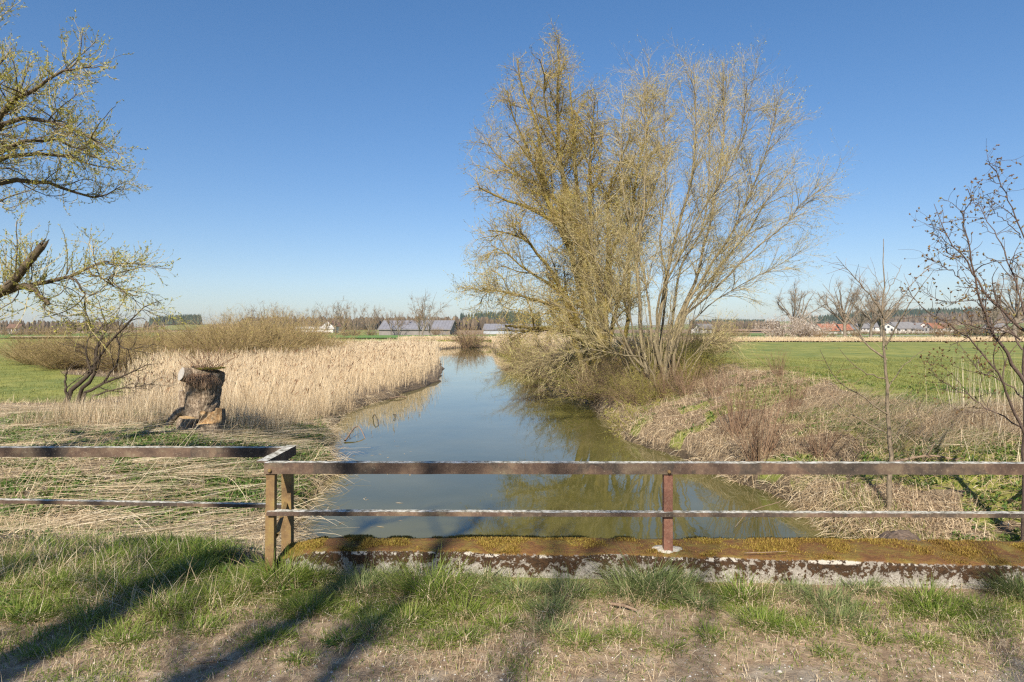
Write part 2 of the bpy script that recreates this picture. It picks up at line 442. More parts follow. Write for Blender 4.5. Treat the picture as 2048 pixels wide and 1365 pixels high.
t.link(c, b.inputs['Base Color']); bump(t, b, nf.outputs[0], .9, .03)
m_ground = m
g = acc.build('ground', m_ground, smooth=True); tag(g, kind='structure')
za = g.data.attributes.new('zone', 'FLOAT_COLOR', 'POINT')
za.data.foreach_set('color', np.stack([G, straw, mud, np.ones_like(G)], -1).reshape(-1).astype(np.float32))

# path along the bottom edge of the view
px_ = np.arange(-14, 14.01, .14); pj = np.linspace(0, 1, 40)
edge = 3.85+.35*(fbm(px_, px_*0, 1.4, 61)-.5)+.10*ss(-1, 3, px_)+.5*ss(-1.5, -4, px_)*0-0.3*ss(-1.2, -3.2, px_)
PX = np.repeat(px_[None, :], 40, 0); PY = -9+(edge[None, :]+9)*pj[:, None]**.6
PZ = hgt(PX, PY)+.006
acc = Acc(); n1 = len(px_)
ii = np.arange(39)[:, None]*n1+np.arange(n1-1)[None, :]
acc.add(np.stack([PX, PY, PZ], -1).reshape(-1, 3), np.stack([ii, ii+1, ii+1+n1, ii+n1], -1).reshape(-1, 4))
m, t, b = new_mat('path_gravel')
pos = geo_pos(t); n1_ = noise(t, 14, 8, .75, pos); n2_ = noise(t, 1.6, 4, .6, pos)
vo = t.new('ShaderNodeTexVoronoi'); vo.inputs['Scale'].default_value = 60; t.link(pos, vo.inputs['Vector'])
ra = ramp(t, [(.25, (.09, .06, .036)), (.48, (.27, .19, .12)), (.75, (.54, .425, .285))]); t.link(n1_.outputs[0], ra.inputs[0])
rb = ramp(t, [(.3, (.15, .125, .095)), (.6, (.31, .27, .215)), (.85, (.52, .47, .40))]); t.link(n1_.outputs[0], rb.inputs[0])
rm = ramp(t, [(.45, (0, 0, 0)), (.58, (1, 1, 1))]); t.link(n2_.outputs[0], rm.inputs[0])
sy_ = t.new('ShaderNodeSeparateXYZ'); t.link(pos, sy_.inputs[0]); yr = t.new('ShaderNodeMapRange'); yr.inputs[1].default_value = 3.65; yr.inputs[2].default_value = 3.2; yr.inputs[3].default_value = -.28; yr.inputs[4].default_value = .03; t.link(sy_.outputs[1], yr.inputs[0])
t.link(math_(t, 'ADD', n2_.outputs[0], yr.outputs[0]), rm.inputs[0])
t.link(mixc(t, rm.outputs[0], ra.outputs[0], rb.outputs[0]), b.inputs['Base Color'])
n9 = noise(t, 70, 5, .7, pos); bump(t, b, math_(t, 'ADD', n1_.outputs[0], math_(t, 'MULTIPLY', n9.outputs[0], .5)), .9, .014)
tag(acc.build('path', m, smooth=True), kind='structure')

# ------------------------------------------------------------------ water
acc = Acc()
wx = np.arange(-16, 9, .5); wy = np.arange(4.9, 131, 1.)
WX, WY = np.meshgrid(wx, wy); nn = len(wx)
ii = np.arange(len(wy)-1)[:, None]*nn+np.arange(nn-1)[None, :]
acc.add(np.stack([WX, WY, WX*0+WZ], -1).reshape(-1, 3), np.stack([ii, ii+1, ii+1+nn, ii+nn], -1).reshape(-1, 4))
m, t, b = new_mat('river_water')
b.inputs['Roughness'].default_value = .03; b.inputs['IOR'].default_value = 1.333; b.inputs['Specular IOR Level'].default_value = .5
pos = geo_pos(t)
nb = noise(t, .35, 3, .5, pos); rr_ = ramp(t, [(.35, (.072, .070, .020)), (.7, (.115, .104, .032))]); t.link(nb.outputs[0], rr_.inputs[0])
t.link(rr_.outputs[0], b.inputs['Base Color'])
w1 = noise(t, 1.1, 3, .5, geo_pos(t, (1, .55, 1))); w2 = noise(t, 7, 2, .5, geo_pos(t, (1, .5, 1)))
ws = math_(t, 'ADD', w1.outputs[0], math_(t, 'MULTIPLY', w2.outputs[0], .10))
bump(t, b, ws, .11, .05)
tag(acc.build('river_water', m, smooth=True), kind='structure')

# ------------------------------------------------------------------ far field sheets
def field(name, x0, x1, d0, d1, mat, dz=.12, n=40):
    """a field between image columns x0..x1 and depths d0..d1"""
    a_, b_ = np.meshgrid(np.linspace(0, 1, n), np.linspace(0, 1, 12))
    wob = (fbm(a_*9, b_*0, 2.0, 71, 2)-.5)
    D = d0+(d1-d0)*b_*(1+.05*wob); xx = (x0+(x1-x0)*a_-1024)/F*D
    acc = Acc(); acc_i = np.arange(11)[:, None]*n+np.arange(n-1)[None, :]
    acc.add(np.stack([xx, D, hgt(xx, D)+dz], -1).reshape(-1, 3), np.stack([acc_i, acc_i+1, acc_i+1+n, acc_i+n], -1).reshape(-1, 4))
    return tag(acc.build(name, mat, smooth=True), kind='structure')
m_tan = flat_mat('ploughed_earth', (.36, .23, .14), scale=.05)
m_pale = flat_mat('stubble', (.47, .38, .23), scale=.05)
m_bright = flat_mat('young_crop', (.12, .22, .045), scale=.06, c2=(.13, .21, .045))
m_pasture = flat_mat('pasture', (.13, .19, .045), scale=.05, c2=(.17, .20, .06))
m_road = flat_mat('pale_road', (.5, .46, .4), scale=.2)
field('reed_strip', 1400, 2400, 108.5, 150, flat_mat('reed_strip_straw', (.47, .37, .22), scale=.6, c2=(.36, .27, .15)), dz=.15)
field('far_meadow', 1330, 2500, 150, 205, m_pasture)
field('field_road', 1640, 2500, 206, 216, m_road, .2)
field('far_meadow', 1330, 2500, 217, 330, m_pasture)
field('ploughed_field', 1430, 1560, 420, 700, m_tan, .6)
field('crop_field', 560, 1140, 150, 235, m_bright, .2)
field('crop_field', -260, 330, 150, 300, m_bright, .2)
field('stubble_field', 380, 660, 330, 520, m_pale, .4)
field('stubble_field', 20, 200, 145, 165, m_pale, .4)
field('ploughed_field', 905, 1160, 640, 1050, flat_mat('pale_earth', (.50, .33, .19), scale=.05), .6)
field('pasture_field', 330, 560, 560, 900, m_pasture, .7)
field('pasture_field', 1560, 2100, 700, 1100, m_pasture, .7)

# ------------------------------------------------------------------ railing
m, t, b = new_mat('rusty_lichen_steel')
pos = geo_pos(t); n1_ = noise(t, 6, 8, .7, geo_pos(t, (1, 1, 1))); n2_ = noise(t, 70, 6, .75, pos); n3_ = noise(t, 2.2, 3, .5, pos)
base = ramp(t, [(.32, (.024, .020, .017)), (.47, (.07, .052, .040)), (.57, (.135, .095, .065)), (.70, (.19, .155, .10))]); t.link(n1_.outputs[0], base.inputs[0])
c = mixc(t, .25, base.outputs[0], mixc(t, math_(t, 'GREATER_THAN', n3_.outputs[0], .5), (.04, .032, .028), (.14, .075, .052)))
sp = ramp(t, [(.58, (0, 0, 0)), (.66, (1, 1, 1))]); t.link(n2_.outputs[0], sp.inputs[0])
c = mixc(t, math_(t, 'MULTIPLY', sp.outputs[0], .45), c, (.42, .37, .27))
ge = t.new('ShaderNodeNewGeometry'); sx = t.new('ShaderNodeSeparateXYZ'); t.link(ge.outputs['Normal'], sx.inputs[0])
upm = ramp(t, [(.75, (0, 0, 0)), (.9, (1, 1, 1))]); t.link(sx.outputs[2], upm.inputs[0])
n4 = noise(t, 28, 6, .7, pos); lic = ramp(t, [(.40, (.12, .11, .08)), (.5, (.42, .40, .33)), (.62, (.66, .65, .60))]); t.link(n4.outputs[0], lic.inputs[0])
c = mixc(t, math_(t, 'MULTIPLY', upm.outputs[0], .95), c, lic.outputs[0])
t.link(c, b.inputs['Base Color']); b.inputs['Roughness'].default_value = .75; bump(t, b, n2_.outputs[0], .5, .003)
m_rail = m
m, t, b = new_mat('rusty_post_steel')
pos = geo_pos(t); n1_ = noise(t, 9, 7, .7, pos); n2_ = noise(t, 90, 5, .7, pos)
base = ramp(t, [(.3, (.10, .045, .03)), (.5, (.20, .095, .065)), (.7, (.27, .155, .10))]); t.link(n1_.outputs[0], base.inputs[0])
sp = ramp(t, [(.60, (0, 0, 0)), (.68, (1, 1, 1))]); t.link(n2_.outputs[0], sp.inputs[0])
t.link(mixc(t, math_(t, 'MULTIPLY', sp.outputs[0], .4), base.outputs[0], (.40, .34, .24)), b.inputs['Base Color'])
b.inputs['Roughness'].default_value = .7; bump(t, b, n2_.outputs[0], .4, .002); m_post = m
m, t, b = new_mat('mossy_post_steel')
pos = geo_pos(t); n1_ = noise(t, 9, 7, .7, pos); n2_ = noise(t, 80, 5, .7, pos)
base = ramp(t, [(.3, (.09, .055, .028)), (.5, (.19, .12, .055)), (.7, (.25, .18, .06))]); t.link(n1_.outputs[0], base.inputs[0])
sp = ramp(t, [(.60, (0, 0, 0)), (.68, (1, 1, 1))]); t.link(n2_.outputs[0], sp.inputs[0])
t.link(mixc(t, math_(t, 'MULTIPLY', sp.outputs[0], .45), base.outputs[0], (.40, .36, .22)), b.inputs['Base Color'])
b.inputs['Roughness'].default_value = .75; bump(t, b, n2_.outputs[0], .4, .002); m_postm = m

def bevel_obj(o, w=.003, seg=2):
    md = o.modifiers.new('bevel', 'BEVEL'); md.width = w; md.segments = seg; md.limit_method = 'ANGLE'; return o
def bar(name, p0, p1, wy, hz, mat, parent, thick=None, seg=40, wob=.002):
    """steel section between two points: p0,p1 = centre of the top face front edge; angle profile when thick is set"""
    acc = Acc(); p0 = np.array(p0, float); p1 = np.array(p1, float)
    s = np.linspace(0, 1, seg)[:, None]; c = p0+(p1-p0)*s
    d = unit((p1-p0)[None])[0]; side = unit(np.cross([0, 0, 1], d)[None])[0]    # to the back for +x bars
    if thick is None: prof = [(0, 0), (wy, 0), (wy, -hz), (0, -hz)]
    else: prof = [(0, 0), (wy, 0), (wy, -thick), (thick, -thick), (thick, -hz), (0, -hz)]
    m_ = len(prof); V = []
    for i in range(seg):
        for (u, v_) in prof: V.append(c[i]+side*u+np.array([0, 0, v_])+rng.normal(size=3)*wob*.4)
    V = np.array(V); i = np.arange(m_); j = (i+1) % m_
    f = np.stack([i, i+m_, j+m_, j], 1)[None]+(np.arange(seg-1)*m_)[:, None, None]
    acc.add(V, f.reshape(-1, 4))
    if m_ == 4: acc.add(np.vstack([V[:4], V[-4:]]), [(0, 1, 2, 3), (7, 6, 5, 4)])
    else: acc.add(np.vstack([V[:6], V[-6:]]), [(0, 1, 2, 3), (0, 3, 4, 5), (9, 8, 7, 6), (11, 10, 9, 6)])
    return acc.build(name, mat, parent, smooth=False)
FD = 4.6; FT = .803
xp0 = (528-1024)/F*FD; RZ2 = .477
rail = empty('bridge_railing', (0, 0, 0), 'rusty steel railing of two bars on posts crossing in front of the river', 'railing')
bar('top_rail', (xp0, FD, FT), (9.5, FD, FT-.012), .07, .075, m_rail, rail, .012, 140)
bar('lower_rail', (xp0+.02, FD-.012, RZ2), (9.5, FD-.012, RZ2-.03), .06, .028, m_rail, rail, None, 140)
def post(x, y, z0, z1, w_, d_, mat, parent, slant=0):
    acc = Acc(); n = 14
    zz = np.linspace(z0, z1, n); V = []
    for z_ in zz:
        for sx_, sy_ in ((-1, -1), (1, -1), (1, 1), (-1, 1)):
            V.append((x+sx_*w_/2+rng.normal()*.0006+slant*(z1-z_), y+sy_*d_/2+d_/2, z_))
    f = np.array([(0, 1, 5, 4), (1, 2, 6, 5), (2, 3, 7, 6), (3, 0, 4, 7)])[None]+(np.arange(n-1)*4)[:, None, None]
    acc.add(V, np.vstack([f.reshape(-1, 4), [[3, 2, 1, 0]], [[n*4-4, n*4-3, n*4-2, n*4-1]]]))
    return bevel_obj(acc.build('post', mat, parent), .003)
def bolt(x, y, z, parent):
    acc = Acc(); c = np.array([[[x, y, z], [x, y-.012, z], [x, y-.018, z]]]); acc.tubes(c, np.array([[.013, .013, .008]]), 8, cap=True)
    return acc.build('bolt', m_postm, parent, smooth=True)
post((539-1024)/F*FD, FD+.014, -.08, FT-.077, .060, .055, m_postm, rail, -.012)
bolt((540-1024)/F*FD, FD, FT-.052, rail)
post((1338-1024)/F*FD, FD+.014, .2, FT-.077, .060, .055, m_post, rail)
bolt((1338-1024)/F*FD, FD, FT-.060, rail)
post((1338+800-1024)/F*FD, FD+.014, .2, FT-.077, .060, .055, m_post, rail)
post((1338+1600-1024)/F*FD, FD+.014, .2, FT-.077, .060, .055, m_post, rail)
# left railing, set back
BD = 5.22
lr = empty('side_railing', (0, 0, 0), 'older steel railing over the grass bank, cornering onto the bridge railing', 'railing')
xb = (588-1024)/F*BD
bar('top_rail', (-7.5, BD, FT-.002), (xb-.02, BD, FT-.006), .065, .072, m_rail, lr, .012, 90)
bar('lower_rail', (-7.5, BD-.02, .435+.03), (xb-.02, BD-.02, .345+.02), .05, .026, m_rail, lr, None, 90)
bar('corner_rail', (xb, FD+.04, FT+.004), (xb, BD+.05, FT+.004), .07, .072, m_rail, lr, .012, 14)
post((574-1024)/F*5.05, 5.03, -.35, FT-.072, .072, .070, m_postm, lr)
post(-5.2, BD+.014, -.55, FT-.077, .065, .06, m_postm, lr)
# brace
acc = Acc(); c = np.array([[[(548-1024)/F*FD, FD+.05, .30], [(570-1024)/F*5.03, 5.03, .42]]])
acc.tubes(c, np.array([[.018, .018]]), 4, cap=True); acc.build('brace', m_postm, lr)

# ------------------------------------------------------------------ parapet
n_ = 260
xs = np.linspace(-1.62, 9.6, n_)
yf = np.interp(xs, [-1.7, -.1, 1.0, 3.2, 9.6], [4.70, 4.62, 4.56, 4.40, 3.95])
yb = np.interp(xs, [-1.7, 3.2, 9.6], [4.98, 4.90, 4.70])
nzv = lambda s_, sd, amp: amp*(fbm(xs, xs*0+s_, .35, sd, 4)-.5)
prof = []
rows = [('f', -.30, 0), ('f', 0.02, 0), ('f', .06, .0), ('f', .10, .0), ('f', .135, 0), ('f', .165, .004), ('f', .182, .016), ('t', .188, .10), ('t', .192, .3), ('t', .196, .5), ('t', .200, .7), ('t', .20, .88), ('b', .188, .99), ('b', .10, 1.0), ('b', -.6, 1.0)]
endtap = ss(-1.62, -1.30, xs)
V = []
for r_i, (k_, z_, f_) in enumerate(rows):
    if k_ == 'f': yy = yf+f_+nzv(r_i, 81, .022); zz = z_+0*xs
    else: yy = yf+(yb-yf)*f_+(nzv(r_i, 82, .03) if k_ == 't' else nzv(r_i, 82, .015))
    zz = z_+nzv(r_i*.07, 83, .03)*(z_ > .05)-(.06*(1-endtap))*(z_ > .05)
    V.append(np.stack([xs, yy, zz], -1))
V = np.array(V); nr = len(rows)
acc = Acc(); ii = np.arange(nr-1)[:, None]*n_+np.arange(n_-1)[None, :]
acc.add(V.reshape(-1, 3), np.stack([ii, ii+1, ii+1+n_, ii+n_], -1).reshape(-1, 4))
ev = V[:, 0]; acc.add(np.vstack([ev, ev.mean(0)]), tris=[(i+1, i, nr) for i in range(nr-1)])
m, t, b = new_mat('mossy_concrete')
pos = geo_pos(t); A1 = noise(t, 7.5, 9, .74, pos, .5); A2 = noise(t, 38, 7, .72, pos); A3 = noise(t, 1.4, 4, .6, pos)
lime = ramp(t, [(.25, (.12, .10, .075)), (.45, (.33, .295, .25)), (.65, (.60, .57, .51))]); t.link(A2.outputs[0], lime.inputs[0])
dk = ramp(t, [(.35, (.018, .012, .008)), (.65, (.085, .045, .02))]); t.link(A2.outputs[0], dk.inputs[0])
sz = t.new('ShaderNodeSeparateXYZ'); t.link(pos, sz.inputs[0])
# dark crust grows mostly in the upper half of the face
hz_ = t.new('ShaderNodeMapRange'); hz_.inputs[1].default_value = .0; hz_.inputs[2].default_value = .15; hz_.inputs[3].default_value = -.13; hz_.inputs[4].default_value = .08
t.link(sz.outputs[2], hz_.inputs[0])
s1 = math_(t, 'ADD', A1.outputs[0], hz_.outputs[0]); s1 = math_(t, 'ADD', s1, math_(t, 'MULTIPLY', math_(t, 'SUBTRACT', A2.outputs[0], .5), .85))
k1 = ramp(t, [(.47, (0, 0, 0)), (.52, (1, 1, 1))]); t.link(s1, k1.inputs[0])
# pale rim
rimr = ramp(t, [(0., (0, 0, 0)), (.35, (0, 0, 0)), (.6, (1, 1, 1)), (1., (1, 1, 1))])
hr = t.new('ShaderNodeMapRange'); hr.inputs[1].default_value = .148; hr.inputs[2].default_value = .182; t.link(math_(t, 'ADD', sz.outputs[2], math_(t, 'MULTIPLY', math_(t, 'SUBTRACT', A1.outputs[0], .5), .05)), hr.inputs[0]); t.link(hr.outputs[0], rimr.inputs[0])
cf = mixc(t, k1.outputs[0], lime.outputs[0], dk.outputs[0])
rimf = math_(t, 'MULTIPLY', rimr.outputs[0], math_(t, 'GREATER_THAN', math_(t, 'ADD', A2.outputs[0], math_(t, 'MULTIPLY', math_(t, 'SUBTRACT', A1.outputs[0], .5), 2.0)), .62))
cf = mixc(t, rimf, cf, (.50, .46, .40))
ms = ramp(t, [(.30, (.13, .06, .025)), (.45, (.24, .115, .04)), (.56, (.26, .17, .04)), (.72, (.30, .25, .06))]); t.link(A1.outputs[0], ms.inputs[0])
ms2 = mixc(t, .3, ms.outputs[0], dk.outputs[0])
ge = t.new('ShaderNodeNewGeometry'); sx = t.new('ShaderNodeSeparateXYZ'); t.link(ge.outputs['Normal'], sx.inputs[0])
um = math_(t, 'ADD', sx.outputs[2], math_(t, 'MULTIPLY', math_(t, 'SUBTRACT', A2.outputs[0], .5), .8))
uk = ramp(t, [(.62, (0, 0, 0)), (.78, (1, 1, 1))]); t.link(um, uk.inputs[0])
t.link(mixc(t, uk.outputs[0], cf, ms2), b.inputs['Base Color'])
bump(t, b, math_(t, 'ADD', A2.outputs[0], A1.outputs[0]), 1., .02)
m_con = m
par = empty('bridge_parapet', (0, 4.7, 0), 'low concrete bridge parapet crusted with dark lichen and topped with moss', 'parapet')
acc.v[0] = acc.v[0]-np.array([0, 4.7, 0], np.float32); acc.v[1] = acc.v[1]-np.array([0, 4.7, 0], np.float32)
wall_o = acc.build('wall', m_con, par, smooth=True)
# moss mat on the top: thousands of tiny shoots
def ptop(x, f):
    y0 = np.interp(x, xs, yf); y1 = np.interp(x, xs, yb)
    fi = np.interp(f, [0, .10, .3, .5, .7, .88, 1], [6, 7, 8, 9, 10, 11, 12]); i0 = np.minimum(fi.astype(int), nr-2); fr = fi-i0
    xi = np.clip((x-xs[0])/(xs[1]-xs[0]), 0, n_-1.001); j0 = xi.astype(int); jr = xi-j0
    z = (V[i0, j0, 2]*(1-jr)+V[i0, j0+1, 2]*jr)*(1-fr)+(V[i0+1, j0, 2]*(1-jr)+V[i0+1, j0+1, 2]*jr)*fr
    y = (V[i0, j0, 1]*(1-jr)+V[i0, j0+1, 1]*jr)*(1-fr)+(V[i0+1, j0, 1]*(1-jr)+V[i0+1, j0+1, 1]*jr)*fr
    return y, z
N = 150000
mx = rng.uniform(-1.6, 4.6, N); mf = rng.uniform(.0, 1., N)
dn = fbm(mx, mf*.35, .16, 91, 4)+.22*(mf-.5); k = rng.uniform(size=N) < ss(.42, .58, dn); mx = mx[k]; mf = mf[k]; dn = dn[k]
my, mz = ptop(mx, mf)
acc = Acc(); cl = fbm(mx, mf*.35, .5, 92, 3)
grass(acc, mx, my-4.7, (.008, .026), (.003, .006), lean=.5, bend=.5, K=3, z=mz+.012*ss(.5, .7, dn), vclump=cl)
m_moss = blade_mat('moss', [(0, (.11, .055, .02)), (.4, (.23, .14, .035)), (.65, (.32, .23, .045)), (1, (.37, .34, .07))], .2)
acc.build('moss', m_moss, par)
# mortar collar round the post foot
acc = Acc(); th = np.linspace(0, 2*PI, 24, endpoint=False); V2 = []
for rr_i, zz_i in ((.10, .182), (.085, .206), (.05, .213), (.0, .213)):
    k_ = 1+.15*np.sin(th*3+rr_i*9)+.08*np.sin(th*7)
    V2.append(np.stack([(1338-1024)/F*FD+rr_i*1.05*k_*np.cos(th), .01-.035+rr_i*.72*k_*np.sin(th), zz_i+0*th], -1))
i = np.arange(24); j = (i+1) % 24
acc.add(np.array(V2).reshape(-1, 3), np.concatenate([np.stack([i, j, j+24, i+24], 1)+24*k for k in range(3)]))
acc.build('mortar_collar', flat_mat('mortar', (.45, .42, .36), scale=40, c2=(.28, .25, .2), bstr=.5), par, smooth=True)
# ------------------------------------------------------------------ trees
def limb(pts, d0, d1, r0, r1, K=16, Zf=None, wob=.05):
    """pixel polyline with its own depth run -> (K,3), radii"""
    n = len(pts); ds = np.linspace(0, 1, n)
    if Zf: pts = [(Zf[0]+(x-Zf[0])*Zf[2], Zf[1]+(y-Zf[1])*Zf[3]) for x, y in pts]
    w_ = [P(x, y, d0+(d1-d0)*s) for (x, y), s in zip(pts, ds)]
    c = resample(w_, K); c[1:-1] += rng.normal(size=(K-2, 3))*wob*.4
    s = np.linspace(0, 1, K); return c, r0+(r1-r0)*s**.8
def stackl(ls): return np.array([a for a, _ in ls]), np.array([b for _, b in ls])
m_barkY = bark_mat('willow_bark_mossy', [(.3, (.07, .052, .028)), (.55, (.20, .155, .07)), (.75, (.34, .27, .13))], 9, (.20, .155, .035), .46)
m_barkP = bark_mat('willow_bark_pale', [(.3, (.10, .08, .05)), (.55, (.22, .18, .11)), (.8, (.33, .28, .18))], 12)
m_barkD = bark_mat('bark_dark', [(.3, (.04, .03, .02)), (.6, (.125, .095, .062)), (.8, (.23, .185, .13))], 14, (.10, .09, .03), .58)
m_twigY = blade_mat('twig_yellow', [(0, (.17, .12, .04)), (.5, (.31, .235, .08)), (1, (.38, .28, .13))], 0, .7)
m_twigP = blade_mat('twig_pale', [(0, (.19, .145, .065)), (.5, (.34, .275, .135)), (1, (.42, .35, .20))], 0, .65)
m_twigD = blade_mat('twig_dark', [(0, (.035, .025, .018)), (.6, (.09, .065, .045)), (1, (.15, .11, .075))], 0, .7)
m_twigR = blade_mat('twig_reddish', [(0, (.09, .05, .03)), (.5, (.19, .115, .07)), (1, (.29, .20, .13))], 0, .7)
m_leafY = blade_mat('willow_buds', [(0, (.29, .26, .05)), (.5, (.44, .39, .09)), (1, (.56, .48, .15))], .4, .6)
m_leafG = blade_mat('young_leaves', [(0, (.24, .26, .05)), (.5, (.38, .37, .07)), (1, (.52, .45, .11))], .4, .6)
m_leafPG = blade_mat('pale_catkins', [(0, (.30, .28, .08)), (.5, (.42, .39, .14)), (1, (.52, .47, .22))], .3, .6)
m_leafR = blade_mat('brown_buds', [(0, (.12, .06, .03)), (.5, (.22, .13, .06)), (1, (.28, .24, .08))], .3, .6)

def Zc(x, y): return (900+x/2.069, 40+y/2.069)
def zl(l): return [Zc(*p) for p in l]
# --- old mossy willow
dA = 29.5
base = (1196, 775)
LA = [
 ([base, (1185, 690), (1171, 600), (1161, 475), (1113, 441), (1045, 402), (982, 383), (939, 361)], dA, dA-3, .23, .03),
 ([base, (1180, 640), (1150, 540), (1127, 456), (1083, 378), (1069, 248), (1050, 199), (1030, 151), (1022, 95)], dA, dA+2, .25, .02),
 ([(1210, 775), (1200, 660), (1171, 572), (1156, 475), (1117, 320), (1108, 185), (1113, 112), (1108, 66)], dA+.5, dA, .30, .02),
 ([(1216, 775), (1209, 668), (1190, 523), (1151, 378), (1146, 282), (1142, 209), (1132, 130)], dA+.6, dA+2.5, .27, .02),
 ([(1176, 775), (1150, 690), (1127, 600), (1093, 533), (1059, 489), (1035, 465), (985, 455), (960, 450)], dA-.3, dA-3.5, .17, .02),
 ([(1176, 740), (1142, 610), (1093, 562), (1050, 538), (1006, 504), (965, 480)], dA, dA+2, .14, .02),
 ([(1200, 720), (1150, 640), (1093, 605), (1035, 586), (987, 576), (948, 570)], dA-.4, dA-4, .13, .02),
 ([(1214, 720), (1212, 600), (1216, 500), (1219, 378), (1233, 330), (1258, 272), (1267, 230)], dA+.6, dA-1, .16, .02),
 ([(1219, 620), (1224, 500), (1248, 460), (1267, 436), (1280, 330), (1300, 248), (1310, 190)], dA+.5, dA+3, .13, .02),
 ([(1190, 690), (1117, 658), (1045, 652), (997, 648)], dA-.5, dA-3, .15, .04),
 ([(1216, 775), (1225, 650), (1250, 560), (1262, 470), (1255, 400), (1240, 330)], dA+1, dA+3.5, .14, .02),
 ([(1230, 760), (1258, 650), (1262, 560), (1265, 480), (1300, 400), (1330, 330), (1350, 280)], dA+1.2, dA+4, .13, .02),
 ([(1165, 560), (1110, 440), (1060, 320), (1020, 230), (1000, 160)], dA, dA-2, .10, .02),
 ([(1130, 420), (1115, 300), (1085, 200), (1080, 130), (1070, 95)], dA+.3, dA-2.5, .10, .015),
 ([(1180, 510), (1180, 380), (1178, 290), (1185, 220), (1190, 170)], dA+.3, dA-1.5, .10, .015),
 ([(1156, 475), (1100, 380), (1020, 330), (975, 290), (960, 270)], dA, dA+3, .09, .015),
]
bz = float(hgt(P(*base, dA)[0], dA))
LAl = [limb(p, d0, d1, r0, r1, 18, (1200, 775, .93, .965)) for p, d0, d1, r0, r1 in LA]
C0, R0 = stackl(LAl)
for k in range(len(C0)):
    if LA[k][0][0][1] >= 740: C0[k, 0, 2] = bz-.25; R0[k, 0] *= 1.35
tA = empty('old_willow', (P(*base, dA)[0], dA, bz), 'big old willow with mossy yellow-green crown leaning over the river', 'tree', 'willows on the river bank')
org = np.array([P(*base, dA)[0], dA, bz])
acc = Acc(); acc.tubes(C0, R0, 8)
C1, R1 = spawn(C0, R0, 200, .22, .97, (20, 55), (1.4, 3.2), 9, .045, up=.07, wig=.14, fall=.45, rtip=.3)
acc.tubes(C1, R1, 5)
def world_local(acc, o):
    acc.v = [v-np.asarray(o, np.float32) for v in acc.v]
world_local(acc, org); acc.build('trunk', m_barkY, tA, smooth=True)
C2, R2 = spawn(np.concatenate([C1]), R1, 4400, .1, 1, (20, 60), (.5, 1.5), 7, .011, up=.05, wig=.18, fall=.4, rtip=.35)
k2 = C0[:, 5:]; 
C2b, R2b = spawn(C0[:, 4:], R0[:, 4:], 1700, .0, 1, (25, 80), (.5, 1.5), 7, .011, up=.08, wig=.2, fall=.3, rtip=.35)
C2 = np.concatenate([C2, C2b]); R2 = np.concatenate([R2, R2b])
C3, R3 = spawn(C2, R2, 29000, .1, 1, (15, 60), (.25, .85), 5, .0052, up=-.02, wig=.2, fall=.3, rtip=.5)
acc = Acc(); acc.tubes(C2, R2, 3, a=rng.uniform(0, 1, len(C2))); acc.tubes(C3, R3, 3, a=rng.uniform(0, 1, len(C3)))
leaves_on(acc, C3, 95000, (.03, .08), 1, .34)
world_local(acc, org); acc.build('crown', [m_twigY, m_leafY], tA)

# --- pale many-stemmed willow
dB = 24.5
LB = [
 (zl([(830, 1480), (790, 1340), (780, 1150), (770, 950), (795, 770), (810, 500), (805, 300), (800, 130)]), dB, dB+1, .12, .012),
 (zl([(850, 1480), (850, 1340), (890, 1100), (920, 950), (960, 800), (1010, 620), (1030, 400), (1020, 120)]), dB, dB-1, .12, .012),
 (zl([(860, 1500), (880, 1250), (905, 1050), (870, 900), (890, 700), (895, 450), (880, 200)]), dB+.5, dB+2, .08, .012),
 (zl([(900, 1480), (940, 1250), (1020, 1080), (1060, 930), (1110, 740), (1130, 600), (1160, 420), (1150, 110)]), dB, dB+1.5, .11, .012),
 (zl([(900, 1500), (930, 1340), (1000, 1150), (1100, 990), (1200, 830), (1300, 620), (1370, 420), (1390, 290)]), dB-.2, dB-1.5, .10, .012),
 (zl([(900, 1500), (950, 1260), (1060, 1100), (1130, 1010), (1260, 850), (1350, 700), (1440, 600), (1480, 540)]), dB, dB+2.5, .09, .012),
 (zl([(910, 1500), (980, 1230), (1100, 1110), (1250, 960), (1400, 840), (1500, 730), (1590, 660)]), dB-.3, dB-2.5, .09, .010),
 (zl([(800, 1480), (740, 1365), (680, 1230), (600, 1040), (560, 860), (530, 720), (450, 600)]), dB-.3, dB-2, .075, .010),
 (zl([(790, 1490), (700, 1330), (560, 1230), (430, 1170), (330, 1130), (240, 1110)]), dB-.5, dB-3, .055, .010),
 (zl([(800, 1490), (760, 1300), (700, 1050), (650, 920), (550, 800), (500, 720)]), dB+.3, dB-1.5, .05, .010),
 (zl([(880, 1480), (930, 1200), (960, 1000), (1050, 860), (1090, 640), (1090, 400), (1080, 180)]), dB+.5, dB+3, .08, .010),
 (zl([(870, 1480), (860, 1300), (870, 1120), (960, 960), (1030, 800), (1190, 560), (1240, 380), (1260, 200)]), dB+.3, dB-3, .08, .010),
 (zl([(840, 1480), (830, 1250), (810, 1080), (740, 820), (700, 620), (700, 400), (720, 230)]), dB, dB+2, .07, .010),
 (zl([(920, 1500), (1010, 1250), (1100, 1160), (1230, 1080), (1380, 1000), (1500, 930)]), dB, dB-1.5, .05, .008),
 (zl([(850, 1500), (800, 1400), (700, 1380), (560, 1360), (430, 1390), (300, 1440)]), dB-.8, dB-3.0, .05, .010),
 (zl([(960, 1500), (1000, 1400), (1080, 1330), (1150, 1320), (1230, 1340)]), dB-.5, dB-1.5, .03, .008),
]
ex = []
